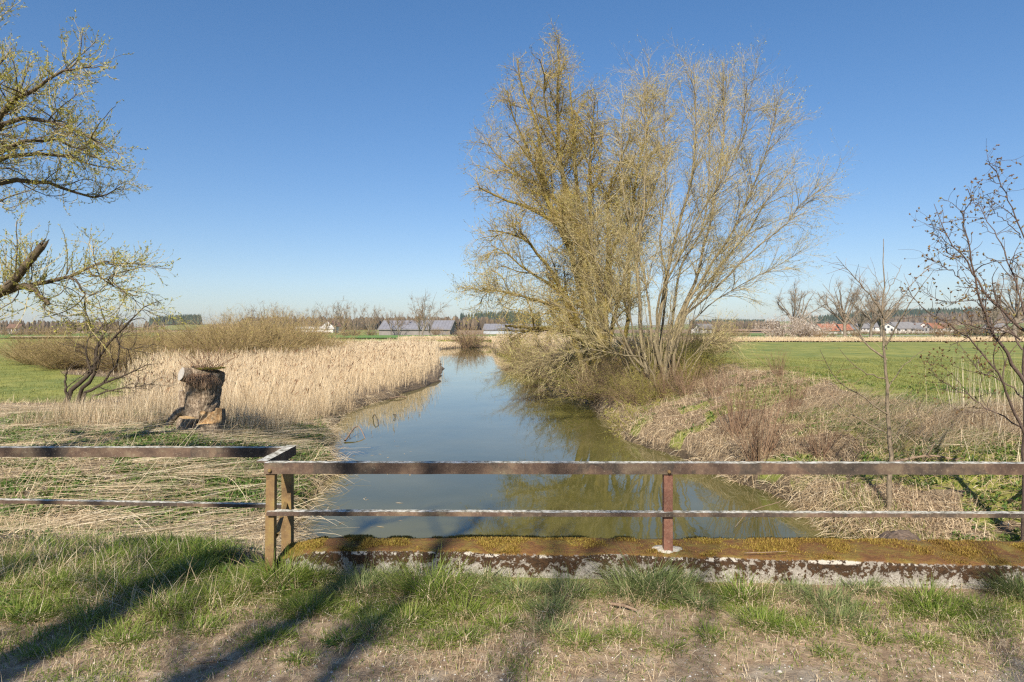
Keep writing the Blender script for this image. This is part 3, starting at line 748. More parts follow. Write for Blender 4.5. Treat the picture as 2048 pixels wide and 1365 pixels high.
for q_ in range(22):
    x0_ = rng.uniform(1262, 1365); tx = x0_+(x0_-1305)*rng.uniform(.3, 2.2)+rng.normal(0, 30); ty = rng.uniform(430, 690)
    ex.append(([(x0_, 790), (x0_+(tx-x0_)*.25, 790+(ty-790)*.35), (x0_+(tx-x0_)*.6, 790+(ty-790)*.7), (tx, ty)], dB+rng.uniform(-1, .8), dB+rng.uniform(-2.2, 1.5), rng.uniform(.022, .042), .006))
LB = LB+ex
LBl = [limb(p, d0, d1, r0, r1, 18, (1305, 780, .93, .955)) for p, d0, d1, r0, r1 in LB]
C0, R0 = stackl(LBl); R0 = R0*.74
ob = P(1312, 790, dB); ob[2] = float(hgt(ob[0], dB))
for k in range(len(C0)):
    C0[k, 0, :2] += rng.normal(0, .28, 2); C0[k, 1, :2] += (C0[k, 0, :2]-C0[k, 1, :2])*.3
    C0[k, 0, 2] = float(hgt(C0[k, 0, 0], C0[k, 0, 1]))-.15
tB = empty('multi_stem_willow', ob, 'pale willow with many bare stems fanning out from one stool', 'tree', 'willows on the river bank')
nm = 16; C1, R1 = spawn(C0[:nm], R0[:nm], 420, .28, .97, (14, 38), (1.2, 3.0), 9, .018, up=.05, wig=.09, fall=.5, rtip=.3)
acc = Acc(); acc.tubes(C0, R0, 7); acc.tubes(C1, R1, 4); world_local(acc, ob); acc.build('trunk', m_barkP, tB, smooth=True)
C2, R2 = spawn(np.concatenate([C1, C0[:, 9:]]) if C1.shape[1] == C0[:, 9:].shape[1] else C1, np.concatenate([R1, R0[:, 9:]]) if C1.shape[1] == C0[:, 9:].shape[1] else R1, 4600, .12, 1, (14, 45), (.5, 1.5), 7, .0068, up=.02, wig=.11, fall=.4, rtip=.4)
C3, R3 = spawn(C2, R2, 21000, .1, 1, (12, 45), (.2, .7), 5, .0042, up=-.01, wig=.14, fall=.3, rtip=.6)
acc = Acc(); acc.tubes(C2, R2, 3, a=rng.uniform(0, 1, len(C2))); acc.tubes(C3, R3, 3, a=rng.uniform(.2, 1, len(C3)))
leaves_on(acc, C3, 42000, (.03, .065), 1, .30)
world_local(acc, ob); acc.build('crown', [m_twigP, m_leafPG], tB)

# --- willow at the frame edge, trunk outside the picture
dW = 10.5
LW = [
 ([(-190, 720), (-90, 650), (0, 592), (42, 556), (66, 520), (90, 490)], dW, dW-.4, .17, .105),
]
W2 = [
 ([(-60, 630), (0, 601), (51, 576), (128, 564), (169, 556), (215, 536), (241, 526), (280, 528), (315, 530)], dW, dW+.5, .060, .008),
 ([(160, 556), (195, 585), (200, 620), (210, 650), (204, 668)], dW, dW+.3, .020, .006),
 ([(205, 540), (235, 565), (262, 572), (285, 590), (320, 598)], dW+.3, dW-.3, .018, .005),
 ([(20, 590), (60, 576), (88, 580), (105, 598), (120, 614)], dW-.1, dW-.4, .05, .03),
 ([(-200, 470), (-100, 400), (0, 366), (60, 355), (120, 360), (180, 384), (232, 389), (275, 368)], dW, dW+1, .085, .008),
 ([(-200, 450), (-100, 360), (0, 318), (50, 301), (110, 301), (165, 302), (205, 325), (260, 330)], dW, dW+1.8, .085, .008),
 ([(-200, 430), (-80, 320), (0, 256), (60, 226), (108, 228), (150, 245), (200, 262), (245, 290)], dW, dW-.8, .08, .008),
 ([(-200, 430), (-60, 310), (0, 246), (25, 200), (60, 176), (108, 160), (140, 132), (185, 120), (210, 118)], dW, dW-1.5, .08, .008),
 ([(-200, 400), (-80, 250), (-20, 170), (20, 110), (40, 80)], dW, dW+.6, .07, .008),
 ([(-200, 380), (-120, 200), (-60, 100), (0, 50), (10, 30)], dW, dW-.6, .06, .008),
 ([(-60, 340), (0, 300), (60, 280), (130, 270), (190, 290), (230, 310)], dW, dW+1, .05, .008),
 ([(-60, 400), (0, 390), (20, 400), (30, 420)], dW, dW+.2, .03, .006),
 ([(-200, 500), (-300, 300), (-420, 100), (-500, -50)], dW, dW+1, .12, .02),
 ([(-300, 500), (-330, 250), (-250, 50), (-200, -100)], dW+.3, dW-1, .12, .02),
 ([(-330, 560), (-450, 420), (-620, 330), (-750, 200)], dW+.3, dW-1, .12, .02),
]
trunkW = [(-330, 840), (-320, 760), (-270, 640), (-240, 540), (-200, 440)]
a0, r0_ = limb(trunkW, dW, dW, .34, .2, 16, wob=.02)
ow = a0[0].copy(); ow[2] = float(hgt(ow[0], ow[1])); a0[0, 2] = ow[2]-.2
tW = empty('leaning_willow', ow, 'willow reaching in over the grass bank with a thick snapped-off limb and fresh leaves', 'tree')
acc = Acc(); acc.tubes(a0[None], r0_[None], 10)
a1, r1_ = limb(LW[0][0], dW, dW-.4, .155, .075, 14, wob=.05); r1_ = r1_*.68; a1[4:9, 2] += .05; a1[9:, 0] -= .03
acc.tubes(a1[None], r1_[None], 9)
# jagged splintered end
e0 = a1[-1]; dr = unit((a1[-1]-a1[-2])[None])[0]
for q_ in range(12):
    th = rng.uniform(0, 2*PI); off = np.array([math.cos(th), .2, math.sin(th)])*rng.uniform(.015, .055)
    c = np.array([e0+off-dr*.08, e0+off*.9+dr*rng.uniform(.03, .12)]); acc.tubes(c[None], np.array([[.022, .003]]), 4)
C0, R0 = stackl([limb(p, d0, d1, r0, r1, 16, (-200, 500, .93, .96)) for p, d0, d1, r0, r1 in W2])
acc.tubes(C0, R0, 7)
C1, R1 = spawn(C0, R0, 240, .22, .98, (20, 60), (.45, 1.2), 8, .012, up=.06, wig=.16, fall=.4, rtip=.35)
acc.tubes(C1, R1, 4); world_local(acc, ow); acc.build('trunk', m_barkD, tW, smooth=True)
CU, RU = spawn(np.concatenate([C0[0:1, 1:12], C0[1:2, 1:12], C0[3:4, 1:12], a1[None, 2:13]]), np.concatenate([R0[0:1, 1:12], R0[1:2, 1:12], R0[3:4, 1:12], r1_[None, 2:13]]), 150, .02, .98, (40, 90), (.35, .95), 7, .0055, up=.22, wig=.10, fall=.1, rtip=.4)
CV, RV = spawn(C0[4:8, 4:], R0[4:8, 4:], 130, .05, .98, (40, 90), (.3, .8), 7, .005, up=.2, wig=.10, fall=.2, rtip=.4)
CU = np.concatenate([CU, CV]); RU = np.concatenate([RU, RV])
C2, R2 = spawn(np.concatenate([C1, C0[:, 8:]]), np.concatenate([R1, R0[:, 8:]*.5]), 2500, .1, 1, (20, 60), (.18, .55), 6, .0036, up=.09, wig=.18, fall=.3, rtip=.5)
acc = Acc(); acc.tubes(C2, R2, 3, a=rng.uniform(.3, 1, len(C2))); acc.tubes(CU, RU, 3, a=rng.uniform(.3, 1, len(CU))); leaves_on(acc, CU, 8500, (.022, .048), 1, .32)
C3, R3 = spawn(C2, R2, 4400, .1, 1, (15, 50), (.08, .28), 4, .0026, up=.08, wig=.18, rtip=.6); acc.tubes(C3, R3, 3, a=rng.uniform(.3, 1, len(C3)))
leaves_on(acc, C2, 15000, (.022, .048), 1, .32); leaves_on(acc, C3, 26000, (.02, .045), 1, .32)
world_local(acc, ow); acc.build('crown', [m_twigP, m_leafG], tW)

# --- small leaning dark tree
dS = 25.
LS = [
 ([(128, 792), (150, 775), (182, 745), (192, 712), (200, 680), (214, 662), (205, 630), (196, 600)], dS, dS+1, .10, .012),
 ([(150, 790), (185, 757), (198, 715), (232, 672), (262, 640), (290, 612), (325, 600)], dS, dS-1, .085, .010),
 ([(160, 792), (205, 768), (245, 752), (280, 736), (315, 728)], dS, dS-.6, .07, .010),
 ([(205, 768), (232, 730), (238, 700), (240, 668), (236, 640)], dS, dS+.8, .05, .010),
 ([(182, 745), (172, 700), (180, 660), (168, 630)], dS, dS+.6, .04, .010),
 ([(135, 795), (130, 760), (134, 745)], dS, dS, .06, .03),
 ([(170, 795), (240, 778), (300, 770), (350, 776)], dS-.2, dS-1, .04, .008),
 ([(232, 672), (250, 700), (300, 690), (330, 695)], dS, dS-1, .03, .008),
]
C0, R0 = stackl([limb(p, d0, d1, r0, r1, 14) for p, d0, d1, r0, r1 in LS])
o_ = P(155, 792, dS); o_[2] = float(hgt(o_[0], dS))
dz = o_[2]-P(155, 792, dS)[2]
for k in (0, 1, 2, 5, 6): C0[k, 0, 2] = o_[2]-.2
tS = empty('leaning_tree', o_, 'small dark leaning tree with tangled low branches beside the dry grass', 'tree')
acc = Acc(); acc.tubes(C0, R0, 6)
C1, R1 = spawn(C0, R0, 75, .2, 1, (20, 60), (.6, 1.7), 8, .018, up=.04, wig=.2, fall=.3, rtip=.35); acc.tubes(C1, R1, 4)
world_local(acc, o_); acc.build('trunk', bark_mat('dark_bark', [(.3, (.022, .016, .012)), (.6, (.07, .053, .036)), (.8, (.14, .11, .075))], 14), tS, smooth=True)
C2, R2 = spawn(C1, R1, 700, .1, 1, (20, 65), (.25, .8), 6, .007, up=.02, wig=.2, rtip=.5)
acc = Acc(); acc.tubes(C2, R2, 3, a=rng.uniform(0, 1, len(C2))); leaves_on(acc, C2, 1600, (.02, .05), 1)
world_local(acc, o_); acc.build('crown', [m_twigD, m_leafG], tS)

# --- sapling before the field
dP = 10.5
o_ = P(1776, 990, dP); o_[2] = float(hgt(o_[0], dP))
tr, trr = limb([(1779, 985), (1780, 900), (1774, 800), (1770, 700), (1766, 620), (1768, 540), (1767, 478)], dP, dP, .041, .004, 22, wob=.022); tr[0, 2] = o_[2]-.1
LP = [
 ([(1777, 830), (1720, 790), (1680, 765), (1655, 735), (1640, 700)], dP, dP-.8, .016, .003),
 ([(1774, 720), (1735, 690), (1700, 640), (1665, 595), (1645, 568)], dP, dP+.6, .018, .003),
 ([(1770, 640), (1740, 590), (1705, 550), (1672, 513)], dP, dP-.5, .014, .003),
 ([(1772, 690), (1800, 640), (1830, 590), (1868, 540)], dP, dP-.5, .016, .003),
 ([(1770, 640), (1800, 600), (1830, 560), (1862, 535)], dP, dP+.7, .013, .003),
 ([(1779, 870), (1740, 850), (1690, 820), (1640, 770)], dP, dP+.5, .014, .003),
 ([(1776, 760), (1730, 745), (1700, 725), (1680, 700)], dP, dP-.3, .012, .003),
 ([(1778, 900), (1800, 860), (1830, 830), (1850, 790)], dP, dP-.3, .012, .003),
 ([(1774, 700), (1765, 640), (1740, 620), (1730, 600)], dP, dP+.3, .008, .003),
 ([(1768, 600), (1782, 570), (1795, 550), (1803, 530)], dP, dP+.2, .007, .003),
 ([(1776, 780), (1800, 740), (1820, 720), (1850, 700)], dP, dP+.5, .010, .003),
 ([(1768, 590), (1755, 560), (1742, 545), (1735, 530)], dP, dP+.2, .006, .002),
]
tP = empty('sapling', o_, 'thin bare sapling with a straight stem growing behind the railing', 'tree')
C0, R0 = stackl([limb(p, d0, d1, r0, r1, 12, wob=.02) for p, d0, d1, r0, r1 in LP])
acc = Acc(); acc.tubes(tr[None], trr[None], 8); acc.tubes(C0, R0, 5); world_local(acc, o_); acc.build('trunk', m_barkD if False else bark_mat('sapling_bark', [(.3, (.10, .075, .05)), (.55, (.22, .175, .12)), (.8, (.34, .28, .2))], 30), tP, smooth=True)
C1, R1 = spawn(np.concatenate([C0, tr[None, 8:20]]), np.concatenate([R0, trr[None, 8:20]*.5]), 80, .25, .95, (25, 55), (.2, .6), 6, .0045, up=.05, wig=.1, rtip=.5)
acc = Acc(); acc.tubes(C1, R1, 3, a=rng.uniform(.2, 1, len(C1))); leaves_on(acc, C1, 260, (.008, .018), 1, .5)
world_local(acc, o_); acc.build('crown', [m_twigR, m_leafR], tP)

# --- budding fruit tree at the edge
dQ = 8.8
o_ = P(2052, 985, dQ); o_[2] = float(hgt(o_[0], dQ))
LQ = [
 ([(2050, 985), (2052, 900), (2056, 820), (2052, 760), (2060, 650), (2085, 520), (2080, 400), (2060, 330), (2052, 290)], dQ, dQ, .068, .012),
 ([(2052, 770), (2010, 700), (1985, 660), (1960, 600), (1945, 520), (1925, 440), (1940, 400), (1935, 378)], dQ-.1, dQ-.7, .030, .005),
 ([(2056, 720), (2080, 690), (2045, 660), (2000, 620), (1965, 580), (1930, 520), (1890, 470), (1868, 408)], dQ+.1, dQ+.5, .034, .004),
 ([(2050, 870), (2020, 800), (1990, 740), (1950, 690), (1900, 650), (1850, 620), (1815, 575)], dQ, dQ-.6, .024, .004),
 ([(2045, 700), (2010, 640), (1985, 600), (1900, 605), (1860, 595), (1830, 560)], dQ, dQ+.5, .015, .003),
 ([(2056, 650), (2030, 560), (2000, 480), (1960, 420), (1945, 395)], dQ+.2, dQ+.8, .018, .004),
 ([(2070, 560), (2040, 460), (2010, 380), (1980, 330), (1972, 322)], dQ+.1, dQ-.5, .015, .004),
 ([(2040, 680), (2000, 660), (1950, 655), (1900, 640), (1870, 650)], dQ-.2, dQ-.8, .014, .003),
 ([(1960, 570), (1920, 555), (1885, 530), (1856, 517)], dQ-.4, dQ-.7, .008, .003),
 ([(1925, 515), (1890, 500), (1870, 470), (1862, 442)], dQ+.3, dQ, .008, .003),
 ([(2050, 860), (2000, 830), (1930, 790), (1880, 760), (1850, 720)], dQ, dQ+.6, .014, .003),
 ([(2052, 800), (2000, 760), (1960, 740), (1920, 690)], dQ, dQ+.8, .014, .003),
 ([(2056, 640), (2100, 560), (2160, 480), (2200, 380)], dQ, dQ+.6, .03, .004),
 ([(2056, 760), (2120, 700), (2200, 620), (2260, 560)], dQ, dQ-.6, .03, .004),
 ([(2040, 470), (2010, 440), (1985, 420), (1962, 378)], dQ, dQ-.3, .008, .003),
]
tQ = empty('budding_fruit_tree', o_, 'small fruit tree with knobbly budding twigs at the end of the railing', 'tree')
C0, R0 = stackl([limb(p, d0, d1, r0, r1, 18, wob=.03) for p, d0, d1, r0, r1 in LQ]); C0[0, 0, 2] = o_[2]-.1; R0 = R0*.82
acc = Acc(); acc.tubes(C0, R0, 7)
C1, R1 = spawn(C0[1:], R0[1:], 150, .25, .95, (25, 65), (.25, .8), 8, .0075, up=.05, wig=.18, rtip=.4); acc.tubes(C1, R1, 4)
world_local(acc, o_); acc.build('trunk', bark_mat('fruit_tree_bark', [(.3, (.055, .036, .028)), (.6, (.14, .10, .08)), (.8, (.24, .19, .15))], 40), tQ, smooth=True)
C2, R2 = spawn(np.concatenate([C1, C0[1:, 10:]]), np.concatenate([R1, R0[1:, 10:]]), 650, .15, 1, (30, 80), (.04, .3), 5, .004, up=.05, wig=.15, rtip=.6)
acc = Acc(); acc.tubes(C2, R2, 4, a=rng.uniform(.0, .7, len(C2)))
# bud clusters at spur tips
tips = C2[:, -1]; n_b = len(tips)
for q_ in range(4):
    D = unit(unit(C2[:, -1]-C2[:, -2])+rng.normal(size=(n_b, 3))*.7); L_b = rng.uniform(.012, .034, n_b)[:, None]
    c = np.stack([tips, tips+D*L_b*.5, tips+D*L_b], 1); acc.tubes(c, L_b*np.array([[.12, .30, .05]]), 4, a=rng.uniform(0, 1, n_b), mi=1)
leaves_on(acc, C1, 500, (.012, .026), 1, .5)
world_local(acc, o_); acc.build('crown', [m_twigD, m_leafR], tQ)

# --- roadside tree behind the viewpoint: its shade falls on the path
def shade_tree(x, y, label, limbs, n1, n2, r2):
    o_ = np.array([x, y, -.05]); t_ = empty('roadside_tree', o_, label, 'tree', 'roadside trees behind the path')
    Cs = []; Rs = []
    for (lx, lean, top, r_) in limbs:
        pts = [(x, y, -.2), (x+(lx-x)*.35, y, 2.2), (lx, y+.2, 5.2), (lx+lean*.5, y+.1, (5.2+top)/2), (lx+lean, y, top)]
        c = resample(pts, 18); c[3:] += rng.normal(size=(15, 3))*.05; Cs.append(c); Rs.append(np.linspace(r_, r_*.25, 18))
    Cs = np.array(Cs); Rs = np.array(Rs)
    acc = Acc(); acc.tubes(Cs, Rs, 8); C1, R1 = spawn(Cs, Rs, n1, .4, 1, (25, 55), (1.0, 2.6), 8, .045, up=.06, wig=.12); acc.tubes(C1, R1, 5)
    world_local(acc, o_); acc.build('trunk', m_barkD, t_, smooth=True)
    C2, R2 = spawn(C1, R1, n2, .2, 1, (25, 55), (.3, 1.1), 6, r2, up=.05, wig=.15); acc = Acc(); acc.tubes(C2, R2, 3)
    world_local(acc, o_); acc.build('crown', m_twigD, t_)
shade_tree(-4.0, -6.0, 'roadside tree behind the path whose limbs shade the grassy corner', [(-4.5, .1, 12.5, .34), (-3.45, .25, 12, .15), (-2.95, .35, 11.5, .10), (-5.7, -.3, 12, .16)], 66, 900, .013)
shade_tree(-1.9, -7.6, 'thin roadside tree behind the path throwing faint twig shade', [(-2.5, .4, 12.5, .055), (-1.7, .8, 12.5, .045), (-.6, 2.0, 12.5, .045)], 44, 520, .010)

# ------------------------------------------------------------------ shrubs
def shrub_mesh(n0, H, spread, n1, n2, nl, mats, up=.03, rad=.02, r2=.0055, leafs=(.03, .07), wig=.12, lenf=1., rt=.3):
    th = rng.uniform(0, 2*PI, n0); rr = np.abs(rng.normal(0, spread*.22, n0))
    K = 10; C = np.zeros((n0, K, 3)); C[:, 0, 0] = rr*np.cos(th); C[:, 0, 1] = rr*np.sin(th); C[:, 0, 2] = -.15
    ang = rng.uniform(.05, 1, n0)**.8*math.radians(58)*spread; th2 = th+rng.normal(0, .4, n0)
    D = np.stack([np.cos(th2)*np.sin(ang), np.sin(th2)*np.sin(ang), np.cos(ang)], 1); L = H*rng.uniform(.7, 1.08, n0)/np.maximum(.55, np.cos(ang*.7))
    for k in range(1, K):
        D = unit(D+rng.normal(size=(n0, 3))*wig*.5+np.array([0, 0, up])); C[:, k] = C[:, k-1]+D*(L/(K-1))[:, None]
    R = rad*rng.uniform(.5, 1.2, n0)[:, None]*np.linspace(1, .3, K)[None]
    acc = Acc(); acc.tubes(C, R, 4, a=rng.uniform(0, 1, n0))
    C1, R1 = spawn(C, R, n1, .12, 1, (15, 50), (H*.2*lenf, H*.45*lenf), 6, rad*.45, up=up, wig=wig, rtip=.4)
    acc2 = Acc(); acc2.tubes(C1, R1, 3, a=rng.uniform(0, 1, n1))
    C2, R2 = spawn(C1, R1, n2, .1, 1, (15, 50), (H*.08*lenf, H*.22*lenf), 4, r2, up=up*.5, wig=wig, rtip=.6)
    acc2.tubes(C2, R2, 3, a=rng.uniform(0, 1, n2))
    if nl: leaves_on(acc2, C2, nl, leafs, 1, .4)
    return acc, acc2
def place_proto(name, accs, mats, pname=('stems', 'foliage')):
    root = empty(name, (0, 0, 0)); s = accs[0].build(pname[0], mats[0], root, smooth=True); c = accs[1].build(pname[1], mats[1], root); return root
def copy_tree(r, loc, rz, s, label, group, cat):
    c = r.copy(); col.objects.link(c); c.location = tuple(loc); c.rotation_euler = (0, 0, rz); c.scale = (s[0], s[1], s[2]) if np.ndim(s) else (s, s, s)
    tag(c, label, cat, group)
    for ch in r.children:
        d = ch.copy(); col.objects.link(d); d.parent = c
    return c
def drop_proto(r):
    for ch in list(r.children): bpy.data.objects.remove(ch)
    bpy.data.objects.remove(r)
m_twigO = blade_mat('twig_olive_orange', [(0, (.16, .11, .05)), (.5, (.31, .225, .105)), (1, (.38, .30, .15))], 0, .7)
m_twigB = blade_mat('twig_brown', [(0, (.09, .06, .035)), (.5, (.20, .14, .085)), (1, (.30, .22, .13))], 0, .7)
m_twigG = blade_mat('twig_olive', [(0, (.12, .10, .03)), (.5, (.22, .19, .055)), (1, (.30, .27, .08))], 0, .7)
# willow scrub behind the reeds (orange-olive)
pr = [place_proto('willow_shrub', shrub_mesh(100, 3.3, 1.05, 1300, 5200, 2500, None, rad=.016, r2=.008), ([m_twigO], [m_twigO, m_leafY])) for _ in range(3)]
words = [
 (70, 52, 1.0, 'low olive willow shrub at the field end of the scrub belt'), (120, 48, .85, 'olive willow shrub just beside the leaning dark tree'),
 (205, 50, 1.15, 'yellow-green willow shrub rising behind the leaning dark tree'), (262, 54, .95, 'low willow shrub between the leaning tree and the wooded hill'),
 (318, 52, .85, 'low olive shrub below the small wooded hill'), (372, 50, .90, 'willow shrub straight above the tall tree stump'),
 (425, 52, 1.05, 'orange-tinted willow shrub just past the tall tree stump'), (468, 50, 1.32, 'tallest orange-tinted willow shrub above the reed bed'),
 (515, 53, 1.38, 'broad rounded willow shrub at the crest of the scrub belt'), (560, 56, 1.30, 'rounded willow shrub second from the river end of the belt'),
 (605, 60, 1.18, 'willow shrub at the river end of the scrub belt'), (160, 60, 1.0, 'olive willow shrub farther back behind the leaning tree'),
 (330, 64, .9, 'willow shrub farther back in front of the wooded hill'), (440, 66, 1.25, 'willow shrub in the back row of the scrub belt'),
 (640, 70, .95, 'small far willow shrub beyond the end of the belt')]
for i, (x_, d_, s_, lb) in enumerate(words):
    X_ = (x_-1024)/F*d_
    copy_tree(pr[i % 3], (X_, d_, float(hgt(X_, d_))), rng.uniform(0, 6), (s_*rng.uniform(1.1, 1.5), s_*rng.uniform(1.1, 1.5), s_*rng.uniform(.85, 1.15)*(.72 if x_ < 215 else 1.)), lb, 'willow scrub behind the reeds', 'shrub')
for k, (x_, d_, s_) in enumerate([(90, 56, .75), (150, 50, .8), (180, 58, .9), (235, 47, .8), (290, 50, .7), (345, 48, .7), (400, 56, .9), (450, 58, 1.1), (490, 62, 1.2), (540, 50, .85), (585, 66, 1.1), (625, 58, .75), (50, 60, .6), (315, 58, .75)]):
    X_ = (x_-1024)/F*d_
    copy_tree(pr[k % 3], (X_, d_, float(hgt(X_, d_))), rng.uniform(0, 6), (s_*rng.uniform(1.2, 1.9), s_*rng.uniform(1.2, 1.9), s_*rng.uniform(.7, 1.05)*(.8 if x_ < 215 else 1.)), 'lower loose willow shrub filling a gap between the taller shrubs of the belt', 'low willow scrub between the taller shrubs', 'shrub')
for r in pr: drop_proto(r)
# bushes under and beyond the willows, hanging over the water
pg = [place_proto('river_shrub', shrub_mesh(80, 2.4, 1.25, 1000, 4200, 4200, None, rad=.014, r2=.0065, up=-.02, wig=.2), ([m_twigG], [m_twigG, m_leafG])) for _ in range(2)]
pb = [place_proto('river_shrub', shrub_mesh(80, 2.4, 1.2, 1000, 4200, 2000, None, rad=.014, r2=.0065, up=-.01, wig=.18), ([m_twigB], [m_twigB, m_leafY])) for _ in range(2)]
wr = [
 (pg, 1145, 33, .80, 'olive budding bush hanging over the water below the old willow'), (pb, 1100, 38, 1.1, 'brown twiggy bush low over the water past the old willow'),
 (pg, 1185, 29, .68, 'dark olive bush at the foot of the old willow'), (pb, 1230, 26, .62, 'low brown bush on the bank lip below the pale willow'),
 (pg, 1270, 25, .58, 'olive bush crowding the pale willow stool on its river side'), (pb, 1070, 46, 1.15, 'straw-brown bush at the river bend'),
 (pg, 1050, 56, 1.2, 'olive bush beyond the river bend'), (pb, 1030, 68, 1.2, 'far brown bush along the narrowing river'),
 (pg, 1345, 27, .65, 'light green budding bush right beside the pale willow stems'), (pg, 1392, 28, .75, 'light green bush at the near corner of the green field'),
 (pb, 1310, 30, 1.0, 'brown bush behind the pale willow stems'), (pg, 1240, 34, .95, 'bush between the two willow trunks'),
 (pb, 1360, 40, 1.2, 'brown bush farther along the field edge behind the pale willow'), (pb, 1425, 58, 1.1, 'far bush on the field margin'),
 (pb, 1210, 27.5, .8, 'brown twig bush leaning to the river between the willow boles'),
 (pg, 1300, 23.6, .50, 'olive brush right in front of the pale willow stool'), (pb, 1335, 24.2, .50, 'brown brush at the field side of the pale willow stool'),
 (pb, 1265, 23.8, .48, 'brown brush at the river side of the pale willow stool'), (pg, 1225, 30, .75, 'low olive bush against the trunks of the old willow'),
 (pg, 1375, 25.5, .62, 'small bright green bush between the pale willow and the straw mound'), (pb, 1160, 36, 1.1, 'dense brown bush behind the old willow trunks'),
]
for i, (pp, x_, d_, s_, lb) in enumerate(wr):
    X_ = (x_-1024)/F*d_
    X_ = max(X_, float(Rf(d_))+.25)
    copy_tree(pp[i % 2], (X_, d_, float(hgt(X_, d_))), rng.uniform(0, 6), s_, lb, 'bushes under the willows', 'bush')
# reddish stem shrubs on the right bank
pv = place_proto('stem_shrub', shrub_mesh(46, 1.9, .62, 150, 330, 160, None, rad=.010, r2=.0042, up=.02, wig=.12, lenf=.7, leafs=(.012, .03)), ([m_twigR], [m_twigR, m_leafR]))
for (x_, d_, s_, lb) in [(1515, 14.2, 1.0, 'reddish-brown stem shrub on the bank just above the railing'), (1470, 16.5, .95, 'thin reddish shrub higher up the bank beside the water'),
                         (1375, 22.5, .8, 'small reddish shrub in front of the pale willow stool'), (1330, 23, .7, 'low reddish sprouts at the lip of the bank under the pale willow'),
 (1585, 17.5, .6, 'sparse reddish shrub near the field side of the straw mound'), (1430, 21, .62, 'sparse brown stems on the river side of the straw mound'), (1555, 22, .55, 'low brown stems against the green field behind the straw mound'), (1640, 13.5, .5, 'small brown stem clump between the stem shrub and the sapling')]:
    X_ = (x_-1024)/F*d_; copy_tree(pv, (X_, d_, float(hgt(X_, d_))), rng.uniform(0, 6), s_, lb, 'reddish shrubs on the bank', 'shrub')
drop_proto(pv)
for r in pg+pb: drop_proto(r)
# small budding bush by the sharp bank corner
sb = place_proto('budding_bush', shrub_mesh(22, .9, 1.3, 150, 380, 1500, None, rad=.006, r2=.003, up=-.02, wig=.2, leafs=(.02, .04)), ([m_twigG], [m_twigG, m_leafG]))
for (x_, d_, s_, lb) in [(1262, 20.6, 1.0, 'yellow-green budding bush overhanging the dark bank corner'), (1290, 21.4, .8, 'smaller yellow-green bush just up the bank from the corner')]:
    X_ = max((x_-1024)/F*d_, float(Rf(d_))+.1); copy_tree(sb, (X_, d_, float(hgt(X_, d_))), rng.uniform(0, 6), s_, lb, None, 'bush')
drop_proto(sb)
# ------------------------------------------------------------------ stump
m_barkS = bark_mat('stump_bark', [(.30, (.04, .026, .017)), (.47, (.19, .14, .095)), (.66, (.46, .37, .27))], 26, None, bstr=1., bd=.05)
m_cutW = flat_mat('weathered_cut_wood', (.36, .34, .31), scale=30, c2=(.34, .31, .28), bstr=.4)
m_cutO = flat_mat('fresh_orange_wood', (.44, .27, .11), scale=14, c2=(.50, .36, .20), bstr=.4)
def blob_tube(acc, pts, rad, m=28, rough=.06, seed=0, cap=True, mi=0, capmi=None, flute=.0, K=22, ridge=.0):
    pts = np.asarray(pts, float); c = resample(pts, K); r = np.interp(np.linspace(0, 1, K), np.linspace(0, 1, len(rad)), rad)
    T = unit(np.gradient(c, axis=0)); U = unit(np.cross(T, np.array([0.1, 1, .05]))); W_ = np.cross(T, U)
    an = np.arange(m)/m*2*PI; V = np.zeros((K, m, 3))
    for k in range(K):
        nr_ = 1+rough*2*(fbm(np.cos(an)*2+seed*5, np.sin(an)*2+k*.10, .9, 300+seed, 4)-.5)*2+flute*np.sin(an*5+seed)*(1-k/K)**2+ridge*(np.abs(fbm(an*2.2+k*.012, an*0+k*.10, .25, 340+seed, 3)-.5)*-4+.5)+.05*(fbm(an*9, an*0+k*.3, .9, 320+seed, 2)-.5)
        V[k] = c[k]+(U[k][None]*np.cos(an)[:, None]+W_[k][None]*np.sin(an)[:, None])*(r[k]*nr_)[:, None]
    i = np.arange(m); j = (i+1) % m
    f = np.stack([i, j, j+m, i+m], 1)[None]+(np.arange(K-1)*m)[:, None, None]
    acc.add(V.reshape(-1, 3), f.reshape(-1, 4), mi=mi)
    if cap:
        top = V[-1]; cc = top.mean(0); inner = cc+(top-cc)*.5+rng.normal(size=(m, 3))*.008
        vv = np.vstack([top, inner, cc]); q = np.stack([i, j, j+m, i+m], 1)
        acc.add(vv, q, [(a_+m, b_+m, 2*m) for a_, b_ in zip(i, j)], mi=mi if capmi is None else capmi)
    return V
dT = 17.6
so_ = P(408, 856, dT); so_[2] = float(hgt(so_[0], dT)); s0 = so_
k_ = dT/F                        # metres per photo pixel here
st = empty('pollard_stump', so_, 'tall hollow willow stump with a sawn side stub and sprouting twigs', 'tree stump')
acc = Acc()
def L3(x, y, dy=0): return np.array([(x-408)*k_, dy, (856-y)*k_])
blob_tube(acc, [L3(404, 862), L3(404, 830), L3(406, 790), L3(412, 758), L3(417, 738)], [.50, .44, .41, .42, .40], 90, .09, 1, True, 0, 1, .09, 60, .05)
acc.build('trunk', [m_barkS, bark_mat('hollow_wood', [(.3, (.03, .022, .015)), (.7, (.12, .09, .05))], 8)], st, smooth=True)
acc = Acc(); blob_tube(acc, [L3(404, 764, -.1), L3(391, 750, -.24), L3(378, 744, -.42)], [.24, .19, .17], 20, .06, 2, True, 0, 1)
acc.build('limb_stub', [m_barkS, m_cutW], st, smooth=True)
acc = Acc(); blob_tube(acc, [L3(372, 840, .05), L3(366, 806, .05), L3(360, 780, .05)], [.20, .14, .06], 16, .12, 3, True, 0, 1)
